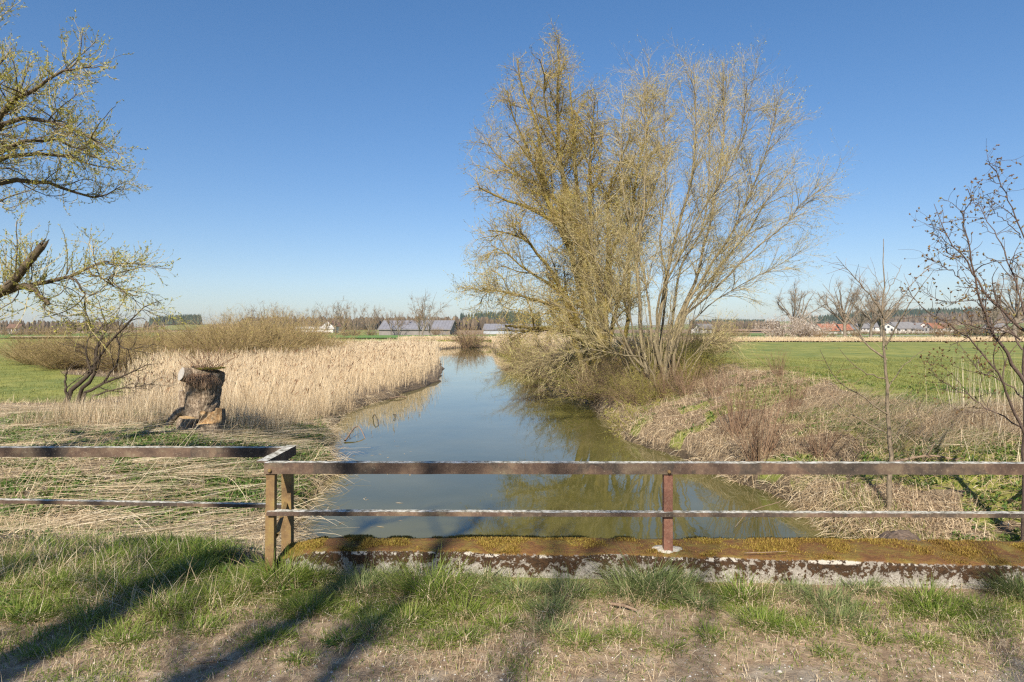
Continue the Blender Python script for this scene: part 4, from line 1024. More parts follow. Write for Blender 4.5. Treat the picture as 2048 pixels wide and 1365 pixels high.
blob_tube(acc, [L3(384, 830, -.1), L3(368, 818, -.15), L3(350, 838, -.2), L3(330, 872, -.2)], [.12, .10, .08, .05], 12, .1, 4)
acc.build('root_flare', [m_barkS, m_cutW], st, smooth=True)
acc = Acc(); th = rng.uniform(0, 2*PI, 3800); rr = np.sqrt(rng.uniform(0, 1, 3800))*.40
mx_ = 417-408; xx = mx_*k_+rr*np.cos(th); yy = rr*np.sin(th)
grass(acc, xx, yy, (.02, .06), (.006, .012), .6, .8, z=(856-738)*k_+.01+.05*fbm(xx, yy, .2, 5), K=3)
acc.build('moss', blade_mat('stump_moss', [(0, (.10, .07, .02)), (.5, (.20, .19, .035)), (1, (.30, .25, .07))], .2), st)
n = 46; az = rng.uniform(0, 2*PI, n); el = rng.uniform(.35, 1.4, n); K = 8; C = np.zeros((n, K, 3))
C[:, 0] = np.stack([(410-408)*k_+rng.normal(0, .12, n), rng.normal(-.1, .12, n), np.full(n, (856-742)*k_)], 1)
D = np.stack([np.cos(az)*np.cos(el), np.sin(az)*np.cos(el)-.1, np.sin(el)], 1); L = rng.uniform(.3, .95, n)
for k in range(1, K): D = unit(D+rng.normal(size=(n, 3))*.1+np.array([0, 0, .02])); C[:, k] = C[:, k-1]+D*(L/(K-1))[:, None]
R = np.full((n, 1), .008)*np.linspace(1, .4, K)[None]
acc = Acc(); acc.tubes(C, R, 4, a=rng.uniform(0, 1, n)); C1, R1 = spawn(C, R, 90, .2, 1, (15, 45), (.15, .45), 5, .0045, wig=.1); acc.tubes(C1, R1, 3, a=rng.uniform(0, 1, 90))
# dead shoots drooping down the front
n = 150; az = rng.uniform(-PI*.9, -.1*PI, n); C = np.zeros((n, K, 3)); C[:, 0] = np.stack([(415-408)*k_+rng.uniform(-.3, .3, n), rng.uniform(-.42, -.3, n), np.full(n, (856-745)*k_)], 1)
D = np.stack([np.cos(az)*.7, np.sin(az)*.7, np.full(n, .35)], 1)
for k in range(1, K): D = unit(D+rng.normal(size=(n, 3))*.12+np.array([.0, .10, -.40])); C[:, k] = C[:, k-1]+D*(rng.uniform(.25, .6, n)/(K-1))[:, None]
acc.tubes(C, np.full((n, 1), .007)*np.linspace(1, .5, K)[None], 3, a=rng.uniform(.4, 1, n))
acc.build('shoots', m_twigR, st)
# low sawn stumps before it
st2 = empty('low_stump', P(374, 862, dT-.9)*[1, 1, 0]+[0, 0, float(hgt(P(374, 862, dT-.9)[0], dT-.9))], 'low sawn stump with flat orange top before the tall stump', 'tree stump', 'low sawn stumps')
acc = Acc(); blob_tube(acc, [(0, 0, -.1), (0.01, 0, .15), (.05, 0, .34)], [.29, .25, .22], 26, .08, 5, True, 0, 1, .12)
acc.build('trunk', [m_barkS, m_cutO], st2, smooth=True)
st3 = empty('split_stump', P(420, 862, dT-1.0)*[1, 1, 0]+[0, 0, float(hgt(P(420, 862, dT-1.0)[0], dT-1.0))], 'split stump with upright torn orange wood face before the tall stump', 'tree stump', 'low sawn stumps')
acc = Acc(); blob_tube(acc, [(0, -.05, -.1), (0, -.05, .12), (0, -.05, .26)], [.35, .31, .28], 26, .08, 6, True, 0, 1, .12); acc.build('trunk', [m_barkS, m_cutO], st3, smooth=True)
gx_, gz_ = np.meshgrid(np.linspace(-.28, .27, 26), np.linspace(.2, .60, 16)); hgtf = .60-.10*fbm(gx_, gx_*0, .2, 77)+.06*(gx_ > .1); zz = .2+(gz_-.2)/.4*(hgtf-.2)
yy = .02+.10*(fbm(gx_*3, zz, .3, 78, 4)-.5)+.12*(zz-.2); fr = np.stack([gx_, yy, zz], -1); bk = np.stack([gx_*1.04, yy+.24-.1*zz, zz-.02], -1)
acc = Acc(); ii = np.arange(15)[:, None]*26+np.arange(25)[None]; qd = np.stack([ii, ii+1, ii+27, ii+26], -1).reshape(-1, 4)
acc.add(fr.reshape(-1, 3), qd, mi=0); acc.add(bk.reshape(-1, 3), qd[:, ::-1], mi=1)
tp = np.vstack([fr[-1], bk[-1]]); acc.add(tp, [(i, i+1, i+27, i+26) for i in range(25)], mi=0)
for s_ in (0, -1):
    sd = np.vstack([fr[:, s_], bk[:, s_]]); acc.add(sd, [(i, i+1, i+17, i+16) for i in range(15)], mi=1)
acc.build('torn_face', [bark_mat('torn_orange_wood', [(.32, (.16, .08, .035)), (.5, (.40, .25, .12)), (.68, (.52, .39, .23))], 22, None, bstr=1., bd=.04), m_barkS], st3, smooth=True)
# rotten root plate under the sapling
rp_ = np.array([P(1800, 1060, 9.3)[0], 9.2, 0.]); rp_[2] = float(hgt(rp_[0], rp_[1]))
ro = empty('rotten_root', rp_, 'dark rotten stump end poking from the bank below the sapling', 'tree stump')
acc = Acc(); blob_tube(acc, [(.25, .5, .0), (0, .1, .12), (-.15, -.25, .16)], [.30, .30, .24], 22, .2, 9, True, 0, 1); acc.build('trunk', [bark_mat('rotten_bark', [(.3, (.05, .035, .025)), (.7, (.26, .19, .14))], 20), flat_mat('rot', (.02, .015, .01), scale=10)], ro, smooth=True)

# ------------------------------------------------------------------ stuff: grass, reeds, litter
m_grass = blade_mat('green_grass', [(0, (.085, .145, .02)), (.35, (.155, .225, .035)), (.7, (.25, .31, .06)), (1, (.45, .42, .16))], .45, .55)
m_grassB = blade_mat('bluish_grass', [(0, (.10, .15, .05)), (.5, (.19, .24, .085)), (.85, (.32, .34, .15)), (1, (.52, .45, .25))], .4, .55)
m_dry = blade_mat('dry_grass', [(0, (.22, .15, .08)), (.4, (.50, .38, .23)), (.8, (.70, .57, .38)), (1, (.80, .70, .52))], .3, .65)
m_drygrey = blade_mat('grey_dry_grass', [(0, (.30, .22, .13)), (.5, (.54, .43, .28)), (1, (.74, .65, .49))], .25, .65)
m_dryred = blade_mat('reddish_dry_grass', [(0, (.20, .13, .07)), (.4, (.48, .36, .22)), (.8, (.66, .53, .36)), (1, (.78, .67, .50))], .25, .65)
m_reed = blade_mat('reed', [(0, (.48, .36, .22)), (.35, (.67, .53, .34)), (.8, (.78, .65, .46)), (1, (.84, .74, .57))], .3, .6)
m_plume = blade_mat('reed_plume', [(0, (.13, .07, .04)), (1, (.30, .18, .10))], .2, .8)
m_leafgc = blade_mat('ground_leaves', [(0, (.055, .11, .02)), (.5, (.11, .19, .035)), (1, (.21, .28, .07))], .4, .5, .35)
ca = lambda x, y, s=.5, sd=90: fbm(x, y, s, sd, 3)

# foreground verge: short grass, denser on the left corner
def dv(x, y):
    g_ = verge_green(x, y)
    return g_*ss(2.5, 3.2, y+.4*ss(-1, -3, x))*(1-((x > -1.6) & (y > 4.35)))
x, y = scatter(120000, -6, 4.2, 2.7, 4.9, lambda x, y: np.maximum(dv(x, y), .25*ss(2.9, 3.7, y)*(1-((x > -1.6) & (y > 4.35)))))
acc = Acc(); grass(acc, x, y, (.02, .07), (.002, .0042), .6, .9, vclump=ca(x, y, .3), vr=(.2, 1))
x, y = scatter(46000, -6.5, -1.4, 3.2, 5.4, lambda x, y: ss(3.3, 4.1, y+.9*(fbm(x, y, .8, 46, 3)-.5)-.15*(x+3.))*ss(.44, .60, ca(x, y, .5, 95)+.04))
grass(acc, x, y, (.04, .13), (.003, .006), .45, .8, vclump=ca(x, y, .3))
x, y = scatter(36000, -8, -1.9, 5.0, 8.2, lambda x, y: ss(.46, .58, ca(x, y, .6, 96)+.03))
grass(acc, x, y, (.06, .19), (.003, .006), .4, .8, vclump=ca(x, y, .3), vr=(0, .8))
# tufts along the parapet foot
tufts = [(720, 1190, .30, 1), (560, 1180, .36, 0), (620, 1230, .22, 0), (850, 1195, .38, 0), (890, 1210, .34, 0), (930, 1240, .2, 0), (1035, 1200, .24, 1), (1100, 1235, .2, 1), (1130, 1200, .24, 1), (1290, 1180, .40, 1), (1320, 1200, .3, 1),
         (1250, 1200, .24, 1), (1400, 1220, .18, 1), (1490, 1205, .26, 0), (1520, 1260, .2, 0), (1650, 1215, .24, 1), (1680, 1250, .2, 1), (1850, 1215, .24, 0), (1870, 1240, .2, 0), (2020, 1180, .34, 1), (2060, 1200, .34, 1), (930, 1290, .16, 0), (1160, 1300, .16, 0), (880, 1300, .12, 0),
         (480, 1190, .24, 0), (430, 1210, .2, 0), (330, 1230, .22, 0), (380, 1150, .26, 0), (250, 1180, .24, 0), (120, 1170, .22, 0), (60, 1230, .22, 0), (180, 1240, .2, 0), (1340, 1150, .24, 1), (640, 1150, .25, 0), (590, 1120, .30, 0), (575, 1150, .3, 0), (760, 1160, .22, 1), (970, 1160, .2, 1), (1950, 1230, .18, 0), (1730, 1190, .18, 1), (1590, 1190, .14, 1)]
tufts += [(1420, 1285, .13, 0), (1575, 1275, .13, 0), (1745, 1290, .13, 0), (1850, 1300, .12, 0), (1250, 1285, .13, 0), (1105, 1275, .15, 1), (1000, 1265, .15, 0), (820, 1250, .2, 0), (760, 1265, .15, 1), (690, 1290, .14, 0), (540, 1290, .14, 0), (400, 1270, .15, 0), (250, 1290, .16, 0), (100, 1310, .15, 0), (1950, 1280, .14, 0), (1330, 1310, .1, 0), (1660, 1320, .1, 0), (600, 1330, .1, 0)]
accB = Acc(); accD = Acc()
for (tx, ty, h_, kind) in tufts:
    d_ = 1.7*F/(ty-HZ); X_ = (tx-1024)/F*d_
    if X_ > -1.6: d_ = min(d_, float(np.interp(X_, xs, yf))-.05)
    h_ *= .80; nb_ = int(380*(h_/.2)); s_ = .03+.22*h_
    x = X_+rng.normal(0, s_, nb_); y = d_+rng.normal(0, s_*.7, nb_); ok = (X_ <= -1.6) | (y < np.interp(x, xs, yf)-.01); x = x[ok]; y = y[ok]
    th = np.arctan2(y-d_, x-X_); dvv = np.stack([np.cos(th), np.sin(th), 0*th], 1)
    grass(accB if kind else acc, x, y, (h_*.45, h_*1.05), (.0025, .0048), .25+.3, .9, dirv=(dvv, .6), vclump=ca(x, y, .2), K=5)
    nd = nb_//4; x = X_+rng.normal(0, s_, nd); y = d_-.03+rng.normal(0, s_*.7, nd); ok = (X_ <= -1.6) | (y < np.interp(x, xs, yf)-.01); x = x[ok]; y = y[ok]
    grass(accD, x, y, (h_*.3, h_*.9), (.002, .004), .8, 1.2, K=5)
tag(acc.build('verge_grass', m_grass), 'short green grass on the verge and the corner bank', kind='stuff')
tag(accB.build('tuft_grass', m_grassB), 'bluish grass tufts at the foot of the parapet', kind='stuff')
x, y = scatter(75000, -6, 4.2, 2.7, 4.9, lambda x, y: .35+.65*ss(.45, .6, ca(x, y, .5, 97))*(1-((x > -1.6) & (y > 4.5))))
ok = (x < -1.62) | (y < np.interp(x, xs, yf)-.01); x = x[ok]; y = y[ok]
grass(accD, x, y, (.03, .11), (.0015, .003), 1.2, .5, K=3)
x, y = scatter(40000, -7, -1.5, 4.0, 8.4, lambda x, y: ss(.45, .6, ca(x, y, .7, 98)))
grass(accD, x, y, (.08, .30), (.002, .004), 1.0, .9, K=5, z0=.01)
tag(accD.build('verge_straw', m_dry), 'dry straw and dead grass on the verge', kind='stuff')
# pebbles
acc = Acc(); n = 2600; x, y = scatter(n, -3, 3, 2.9, 4.2, lambda x, y: .15+.85*ss(3.8, 3.4, y)); n = len(x); z = hgt(x, y)+.006
ico = np.array([(0, 0, 1), (1, 0, 0), (0, 1, 0), (-1, 0, 0), (0, -1, 0), (0, 0, -1)], float); tri = [(0, 1, 2), (0, 2, 3), (0, 3, 4), (0, 4, 1), (5, 2, 1), (5, 3, 2), (5, 4, 3), (5, 1, 4)]
r_ = rng.uniform(.003, .009, n)*(1+1.2*(rng.uniform(size=n) > .96))
V = ico[None]*r_[:, None, None]*rng.uniform(.5, 1.2, (n, 6, 1))*np.array([1, 1, .6])+np.stack([x, y, z], 1)[:, None]
acc.add(V.reshape(-1, 3), tris=(np.array(tri)[None]+(np.arange(n)*6)[:, None, None]).reshape(-1, 3), a=np.repeat(rng.uniform(0, 1, n), 6))
tag(acc.build('gravel', blade_mat('pebbles', [(0, (.20, .17, .14)), (.6, (.38, .35, .31)), (1, (.62, .60, .56))], 0, .8), smooth=True), 'small pale pebbles pressed into the path', kind='stuff')
# low broad leaves on the corner
def rosette(acc, x, y, L, W, n_l, z0=.01, flat=.5):
    n = len(x)*n_l; X_ = np.repeat(x, n_l); Y_ = np.repeat(y, n_l); th = rng.uniform(0, 2*PI, n); l = rng.uniform(L[0], L[1], n); e = rng.uniform(.1, flat*1.6, n)
    D = np.stack([np.cos(th)*np.cos(e), np.sin(th)*np.cos(e), np.sin(e)], 1); p = np.stack([X_, Y_, hgt(X_, Y_)+z0], 1)+rng.normal(size=(n, 3))*np.array([.02, .02, .008])
    c = np.stack([p, p+D*l[:, None]*.5, p+D*l[:, None]*.95-np.array([0, 0, 1])*l[:, None]*.15], 1)
    S = np.stack([-np.sin(th), np.cos(th), rng.normal(0, .25, n)], 1); w_ = rng.uniform(W[0], W[1], n)[:, None]*np.array([[.4, 1, .15]])
    acc.ribbons(c, w_, unit(S), a=rng.uniform(0, 1, n))
acc = Acc()
x, y = scatter(900, -5.5, -.9, 3.6, 6.2, lambda x, y: ss(.5, .6, ca(x, y, .8, 101))); rosette(acc, x, y, (.03, .09), (.010, .022), 7)
def gl(x, y): return near_green(x, y)*(x < Lf(y)-.2)
x, y = scatter(30000, -16, -2.4, 7, 23.5, gl, 1); rosette(acc, x, y, (.05, .13), (.02, .05), 6, .03, .7)
x, y = scatter(14000, 3, 15, 7, 24, lambda x, y: near_green(x, y)*(x > Rf(y)+.3), 1); rosette(acc, x, y, (.04, .10), (.018, .04), 6, .03, .7)
tag(acc.build('ground_leaves', m_leafgc), 'low green leafy plants between the straw', kind='stuff')
acc = Acc()
x, y = scatter(60000, -17, -2.4, 7.5, 26, lambda x, y: np.clip(near_green(x, y)+.12, 0, 1)*(x < Lf(y)-.1), 1)
grass(acc, x, y, (.06, .20), (.006, .013), .5, .8, vclump=ca(x, y, .8), vr=(0, .8))
x, y = scatter(26000, 3, 16, 7, 24, lambda x, y: np.clip(near_green(x, y)+.06, 0, 1)*(x > Rf(y)+.1), 1)
grass(acc, x, y, (.06, .22), (.006, .012), .5, .8, vclump=ca(x, y, .8), vr=(0, .9))
x, y = scatter(3000, 4.3, 5.9, 8.5, 11.5, lambda x, y: (x > Rf(y)+.0)*1.); grass(acc, x, y, (.1, .28), (.005, .010), .4, .9, vr=(.2, 1))
tag(acc.build('bank_grass', m_grass), 'green grass on the flood plain and the banks', kind='stuff')
# grass of the fields
acc = Acc()
x, y = scatter(70000, 7, 30, 14, 46, lambda x, y: green_field_mask(x, y), 1)
grass(acc, x, y, (.05, .13), (.010, .022), .4, .8, vclump=ca(x, y, 2.5), vr=(.1, .9))
x, y = scatter(30000, -50, -14, 25, 60, lambda x, y: green_field_mask(x, y), 1)
grass(acc, x, y, (.06, .16), (.014, .028), .4, .8, vclump=ca(x, y, 2.5), vr=(.1, 1))
tag(acc.build('field_grass', blade_mat('field_grass_blades', [(0, (.15, .165, .035)), (.5, (.235, .245, .065)), (1, (.34, .33, .12))], .4, .6)), 'mown green grass of the fields', kind='stuff')

# reed bed on the left shore
def reed_d(x, y):
    lf2 = ss(-.9, .9, x+.50*y+1.5+2*(fbm(x, y, 4, 112)-.5))*ss(49, 46, y)
    L = Lf(y); edge = ss(.1, .5, L-x-1.3*ss(.45, .75, fbm(x, y, 1.1, 118, 3)))
    front = ss(20.5, 24.5, y+1.5*(fbm(x, y, 2.5, 111)-.5)+np.clip(-(x+9)*.35, -2, 3)*-1.0*(x < -9))
    left = ss(-.9*1.0, .9, x+.36*y+1.5+2*(fbm(x, y, 4, 112)-.5))
    return edge*front*np.maximum(left, lf2)*(y < 112)
acc = Acc()
def reeds(acc, x, y, H, w_, nl=3, vr=(0, 1), mi=0, hscale=None):
    n = len(x); z = np.maximum(hgt(x, y), WZ-.15); h = rng.uniform(H[0], H[1], n)
    h *= .30+.60*fbm(x, y, 3.6, 113, 3)+.58*fbm(x, y, 1.0, 117, 2)
    if hscale is not None: h *= hscale
    az = rng.normal(-.3, 1.6, n); ln = np.abs(rng.normal(0, .10, n)); K = 4
    D = np.stack([np.cos(az)*np.sin(ln), np.sin(az)*np.sin(ln), np.cos(ln)], 1); s = np.linspace(0, 1, K)
    c = np.stack([x, y, z], 1)[:, None]+D[:, None]*h[:, None, None]*s[None, :, None]
    c[:, :, :2] += (np.stack([np.cos(az), np.sin(az)], 1)*(.08*h)[:, None])[:, None]*s[None, :, None]**2
    S = unit(rng.normal(size=(n, 3))*np.array([1, 1, .1]))
    wd = w_*np.clip(y/34, .7, 2.0)
    v0 = np.clip(rng.uniform(vr[0], vr[1], n)*.65+.35*fbm(x, y, 4, 114), 0, 1)
    acc.ribbons(c, wd[:, None]*np.array([[1, .9, .8, .5]]), S, a=v0, mi=mi)
    m_ = n*nl; i = np.repeat(np.arange(n), nl); t_ = rng.uniform(.15, .98, m_); p = c[i, 0]+(c[i, -1]-c[i, 0])*t_[:, None]
    a2 = rng.uniform(0, 2*PI, m_); l = rng.uniform(.2, .5, m_); H_ = np.stack([np.cos(a2), np.sin(a2), 0*a2], 1)
    cc = np.stack([p, p+H_*(l*.2)[:, None]+np.array([0, 0, 1])*(l*.6)[:, None], p+H_*(l*.5)[:, None]+np.array([0, 0, 1])*(l*rng.uniform(.3, 1.1, m_))[:, None]], 1)
    acc.ribbons(cc, (wd[i]*1.1)[:, None]*np.array([[.8, 1, .15]]), unit(np.cross(H_, np.array([0, 0, 1.]))+rng.normal(size=(m_, 3))*.3), a=v0[i], mi=mi)
    return c
x, y = scatter(190000, -40, -3, 21, 112, lambda x, y: reed_d(x, y)*(.35+.65*ss(.36, .50, fbm(x, y, 1.6, 119, 3))), 1)
c = reeds(acc, x, y, (.85, 1.6), .0085, nl=2, hscale=.62+.38*ss(20, 36, y))
k = rng.uniform(size=len(x)) < .07; tips = c[k, -1]; n = len(tips)
D = unit(np.stack([rng.normal(.3, .4, n), rng.normal(0, .4, n), rng.uniform(.3, 1.2, n)], 1)); l = rng.uniform(.10, .22, n)[:, None]
cc = np.stack([tips-D*.04, tips+D*l*.5, tips+D*l], 1); acc.ribbons(cc, (.05*np.clip(y[k]/34, .8, 1.8))[:, None]*np.array([[.4, 1, .3]]), unit(rng.normal(size=(n, 3))), a=rng.uniform(0, 1, n), mi=1)
tag(acc.build('reed_bed', [m_reed, m_plume]), 'pale dry reeds standing along the left shore', kind='stuff')
acc = Acc()
# reeds on the right shore beyond the willows and across the far end
x, y = scatter(26000, -4, 9, 36, 108, lambda x, y: ss(-.1, .4, x-Rf(y))*ss(7.5, 4, x-Rf(y)), 1); reeds(acc, x, y, (1.0, 1.6), .012)
x, y = scatter(16000, -22, 6, 113, 140, None); ok = hgt(x, y) > WZ-.02; reeds(acc, x[ok], y[ok], (.4, .8), .02, hscale=.8)
x, y = scatter(16000, 10, 90, 108, 118, None); reeds(acc, x, y, (.35, .75), .012)
tag(acc.build('far_reeds', [m_reed, m_plume]), 'pale reeds along the far shores and the far field edge', kind='stuff')

# flattened reeds and straw on the left flood plain
acc = Acc()
def ld(x, y): return (x < Lf(y)-.5)*(1-.5*near_green(x, y))*(.2+.8*ss(.47, .55, fbm(x, y*.8, 1.5, 121, 3)))
x, y = scatter(9000, -17, -2.3, 6.6, 25, ld, 1); n = len(x)
base_az = .10+1.6*(fbm(x, y, 2.5, 122, 2)-.5); iso = rng.uniform(size=n) < .3; base_az = np.where(iso, rng.uniform(0, 2*PI, n), base_az)
stalks(acc, x, y, rng.uniform(.3, 1.8, n), base_az+rng.normal(0, .5, n)+PI*(rng.uniform(size=n) > .5), np.abs(rng.normal(.04, .10, n)), rng.uniform(.0018, .0045, n), .03, .03)
nc = 520; cx_, cy_ = scatter(560, -17, -2.6, 6.9, 24, lambda x, y: (x < Lf(y)-.9)*(.25+.75*ss(.46, .54, fbm(x, y, 1.5, 121, 3))), 1); nc = len(cx_); per = rng.integers(10, 46, nc); ci = np.repeat(np.arange(nc), per); n = len(ci)
caz = rng.normal(.1, .7, nc); sp = rng.uniform(.08, .35, nc)
x = cx_[ci]+rng.normal(0, 1, n)*sp[ci]; y = cy_[ci]+rng.normal(0, 1, n)*sp[ci]
stalks(acc, x, y, rng.uniform(.35, 1.5, n), caz[ci]+rng.normal(0, .22, n)+PI*(rng.uniform(size=n) > .8), np.abs(rng.normal(.03, .08, n)), rng.uniform(.002, .0045, n), .03+.07*rng.uniform(size=n), .04)
x, y = scatter(13000, -17, -2.3, 7, 22, ld, 1); n = len(x)
stalks(acc, x, y, rng.uniform(.2, .8, n), rng.uniform(0, 2*PI, n), rng.uniform(.0, .5, n), rng.uniform(.0016, .004, n), .02, .15)
# a few still leaning
x, y = scatter(170, -12, -4.9, 8.5, 15, None, 1); n = len(x)
stalks(acc, x, y, rng.uniform(.6, 1.6, n), rng.normal(.6, 1.2, n), rng.uniform(.6, 1.2, n), rng.uniform(.0028, .0045, n), .0, .1)
tag(acc.build('reed_litter', m_drygrey), 'flattened pale reed stalks strewn over the green flood plain', kind='stuff')
acc = Acc()
# crumpled dead leaves between the stalks
x, y = scatter(30000, -17, -2.3, 6.6, 26, lambda x, y: (x < Lf(y)-.2)*(.3+.7*ss(.42, .55, ca(x, y, .8, 128))), 1); rosette(acc, x, y, (.05, .16), (.008, .022), 1, .04, .5)
x, y = scatter(26000, 2, 16, 6.8, 30, lambda x, y: (x > Rf(y)+.1)*(1-green_field_mask(x, y))*(.3+.7*ss(.42, .55, ca(x, y, .8, 129))), 1); rosette(acc, x, y, (.05, .16), (.008, .022), 1, .04, .5)
x, y = scatter(70000, -22, -2.3, 7, 30, lambda x, y: (x < Lf(y)-.02)*(1-.8*near_green(x, y))*(.3+.7*ss(.4, .55, ca(x, y, 1.1, 123)))*(1-green_field_mask(x, y)), 1)
grass(acc, x, y, (.12, .38), (.004, .009), .9, .9, K=4, vclump=ca(x, y, .9, 124), mat=.06)
x, y = scatter(20000, -40, -13, 24, 60, lambda x, y: 1-np.clip(green_field_mask(x, y)+reed_d(x, y), 0, 1), 1)
grass(acc, x, y, (.15, .5), (.012, .022), .7, .9, K=4)
# upright dead grass round the stump and the leaning tree
x, y = scatter(16000, -13, -6.2, 17.5, 27, lambda x, y: ss(.42, .55, ca(x, y, 1.4, 125)+.1), 1)
grass(acc, x, y, (.3, .9), (.004, .008), .25, .5, K=4)
tag(acc.build('dead_grass', m_dry), 'tangled dead grass covering the left bank', kind='stuff')
acc = Acc()
# skirt of dead leaves hanging over the water edge on both shores
for side in (0, 1):
    n = 9000; y = 7.5*(34/7.5)**rng.uniform(0, 1, n); cl = ss(.40, .62, fbm(y, y*0+side, .8, 131, 3)); k = rng.uniform(size=n) < .25+.75*cl; y = y[k]; n = len(y)
    sgn = 1 if side == 0 else -1
    e_ = Lf(y) if side == 0 else Rf(y)
    x = e_-sgn*rng.uniform(.0, .7, n); z = np.maximum(hgt(x, y), WZ)+.02; K = 5; c = np.zeros((n, K, 3)); c[:, 0] = np.stack([x, y, z], 1)
    D = unit(np.stack([sgn*rng.uniform(-.1, 1.1, n), rng.normal(-.1, .9, n), rng.uniform(-.1, .9, n)], 1)); L = rng.uniform(.15, .55, n)*(1+.9*(side == 0)*(y < 17))
    for k_i in range(1, K): D = unit(D+np.array([0, 0, -.38])+rng.normal(size=(n, 3))*.08); c[:, k_i] = c[:, k_i-1]+D*(L/(K-1))[:, None]
    c[:, :, 2] = np.maximum(c[:, :, 2], WZ-.02)
    acc.ribbons(c, rng.uniform(.004, .009, n)[:, None]*np.array([[1, 1, .9, .7, .3]]), unit(rng.normal(size=(n, 3))), a=rng.uniform(0, 1, n))
tag(acc.build('bank_fringe', m_dry), 'dead grass hanging over the water edge', kind='stuff')
acc = Acc()
# right bank: matted reddish dead grass
def rd(x, y): return (x > Rf(y)+.05)*(1-green_field_mask(x, y))*(.35+.65*ss(.40, .55, ca(x, y, 1.0, 141)))*(1-.6*near_green(x, y))
x, y = scatter(190000, 1.6, 17, 6.5, 40, rd, 1); n = len(x)
grass(acc, x, y, (.12, .42), (.004, .010), 1.0, .9, K=4, vclump=ca(x, y, .7, 142), mat=.10)
x, y = scatter(9000, 3, 17, 6.8, 30, rd, 1); n = len(x)
stalks(acc, x, y, rng.uniform(.25, 1.2, n), rng.normal(-.4, .9, n), rng.uniform(-.05, .35, n), rng.uniform(.002, .0045, n), .04, .08)
n = 1500; x, y = scatter(n*3, 2.6, 14, 6.8, 28, rd, 1); n = len(x); az = rng.uniform(0, 2*PI, n); K = 7; c = np.zeros((n, K, 3)); c[:, 0] = np.stack([x, y, hgt(x, y)], 1)
D = unit(np.stack([np.cos(az)*.7, np.sin(az)*.7, rng.uniform(.3, 1.3, n)], 1)); L = rng.uniform(.3, 1.0, n)
for k in range(1, K): D = unit(D+np.array([0, 0, -.22])+rng.normal(size=(n, 3))*.13); c[:, k] = c[:, k-1]+D*(L/(K-1))[:, None]
c[:, :, 2] = np.maximum(c[:, :, 2], hgt(c[..., 0], c[..., 1])+.02)
accbr = Acc(); accbr.tubes(c, np.full((n, 1), .0032)*np.linspace(1, .4, K)[None], 3, a=rng.uniform(0, 1, n)); C1, R1 = spawn(c, np.full((n, K), .003), n, .2, .9, (25, 60), (.1, .5), 5, .002, wig=.2); accbr.tubes(C1, R1, 3, a=rng.uniform(0, 1, n))
tag(accbr.build('bramble_stems', m_twigR), 'thin reddish-brown arching stems over the right bank', kind='stuff')
tag(acc.build('matted_grass', m_dryred), 'matted reddish dead grass covering the right bank', kind='stuff')
acc = Acc()
# pale combed grass beside the green field and tall pale stems
x, y = scatter(46000, 6, 18, 11.3, 17.5, lambda x, y: (1-green_field_mask(x, y))*ss(11.3, 12.6, y-.12*(x-9))*ss(6.2, 7.4, x), 1); n = len(x)
grass(acc, x, y, (.25, .6), (.004, .008), .55, .7, K=5, dirv=(np.array([.75, -.6, 0]), .45), vclump=ca(x, y, .8))
x, y = scatter(600, 8.9, 14, 12.0, 14.8, None); grass(acc, x, y, (.7, 1.35), (.005, .008), .12, .25, K=5, vr=(.4, 1))
x, y = scatter(160, 7.2, 12, 9.5, 12.5, None); grass(acc, x, y, (.6, 1.1), (.005, .008), .15, .3, K=5, vr=(.3, 1))
tag(acc.build('pale_grass', m_drygrey), 'pale combed dead grass beside the green field', kind='stuff')

# ------------------------------------------------------------------ sticks and branches
m_stick = bark_mat('stick_bark', [(.3, (.14, .09, .06)), (.7, (.36, .26, .18))], 30)
m_stickd = bark_mat('wet_branch', [(.3, (.03, .022, .015)), (.7, (.09, .065, .04))], 20)
def stick(name, pts, r0, r1, label, cat='stick', mat=None, group=None, side=0):
    pts = np.asarray(pts, float); o_ = pts[0].copy(); c = resample(pts-o_, 10)
    acc = Acc(); acc.tubes(c[None], np.linspace(r0, r1, 10)[None], 6, cap=True)
    if side: C1, R1 = spawn(c[None], np.linspace(r0, r1, 10)[None], side, .2, .95, (25, 60), (.1, .45), 5, r0*.5, wig=.15); acc.tubes(C1, R1, 4)
    o = acc.build(name, mat or m_stick, smooth=True); o.location = tuple(o_); return tag(o, label, cat, group)
def gp(x, y, dz=.01):
    d_ = 1.7*F/(y-HZ); X_ = (x-1024)/F*d_; return np.array([X_, d_, float(hgt(X_, d_))+dz])
stick('stick', [gp(1222, 1226, .03), gp(1248, 1230, .03), gp(1274, 1236, .02)], .010, .008, 'short peeled orange stick below the big tuft at the parapet')
stick('stick', [gp(935, 1332), gp(962, 1337), gp(980, 1338)], .009, .006, 'pale stick lying on the path straight below the corner of the river')
stick('stick', [gp(1035, 1338), gp(1050, 1342)], .008, .006, 'small pinkish stick end beside the pale stick on the path')
stick('stick', [gp(1130, 1298), gp(1170, 1300), gp(1215, 1296)], .005, .003, 'thin pale twig on the path below the parapet tufts')
stick('stick', [gp(380, 1340), gp(420, 1336), gp(455, 1332)], .006, .004, 'thin twig lying in the tree shade on the path')
stick('stick', [gp(1590, 1298), gp(1625, 1302)], .006, .004, 'short twig on bare soil toward the far end of the parapet')
stick('stick', [gp(1750, 1285, .02), gp(1775, 1240, .02)], .005, .003, 'brown dead stem lying across bare soil')
stick('straw_stem', [(1.55, 4.55, .212), (1.72, 4.56, .214), (1.85, 4.58, .214)], .003, .002, 'pale straw lying on the moss right of the middle post', 'straw')
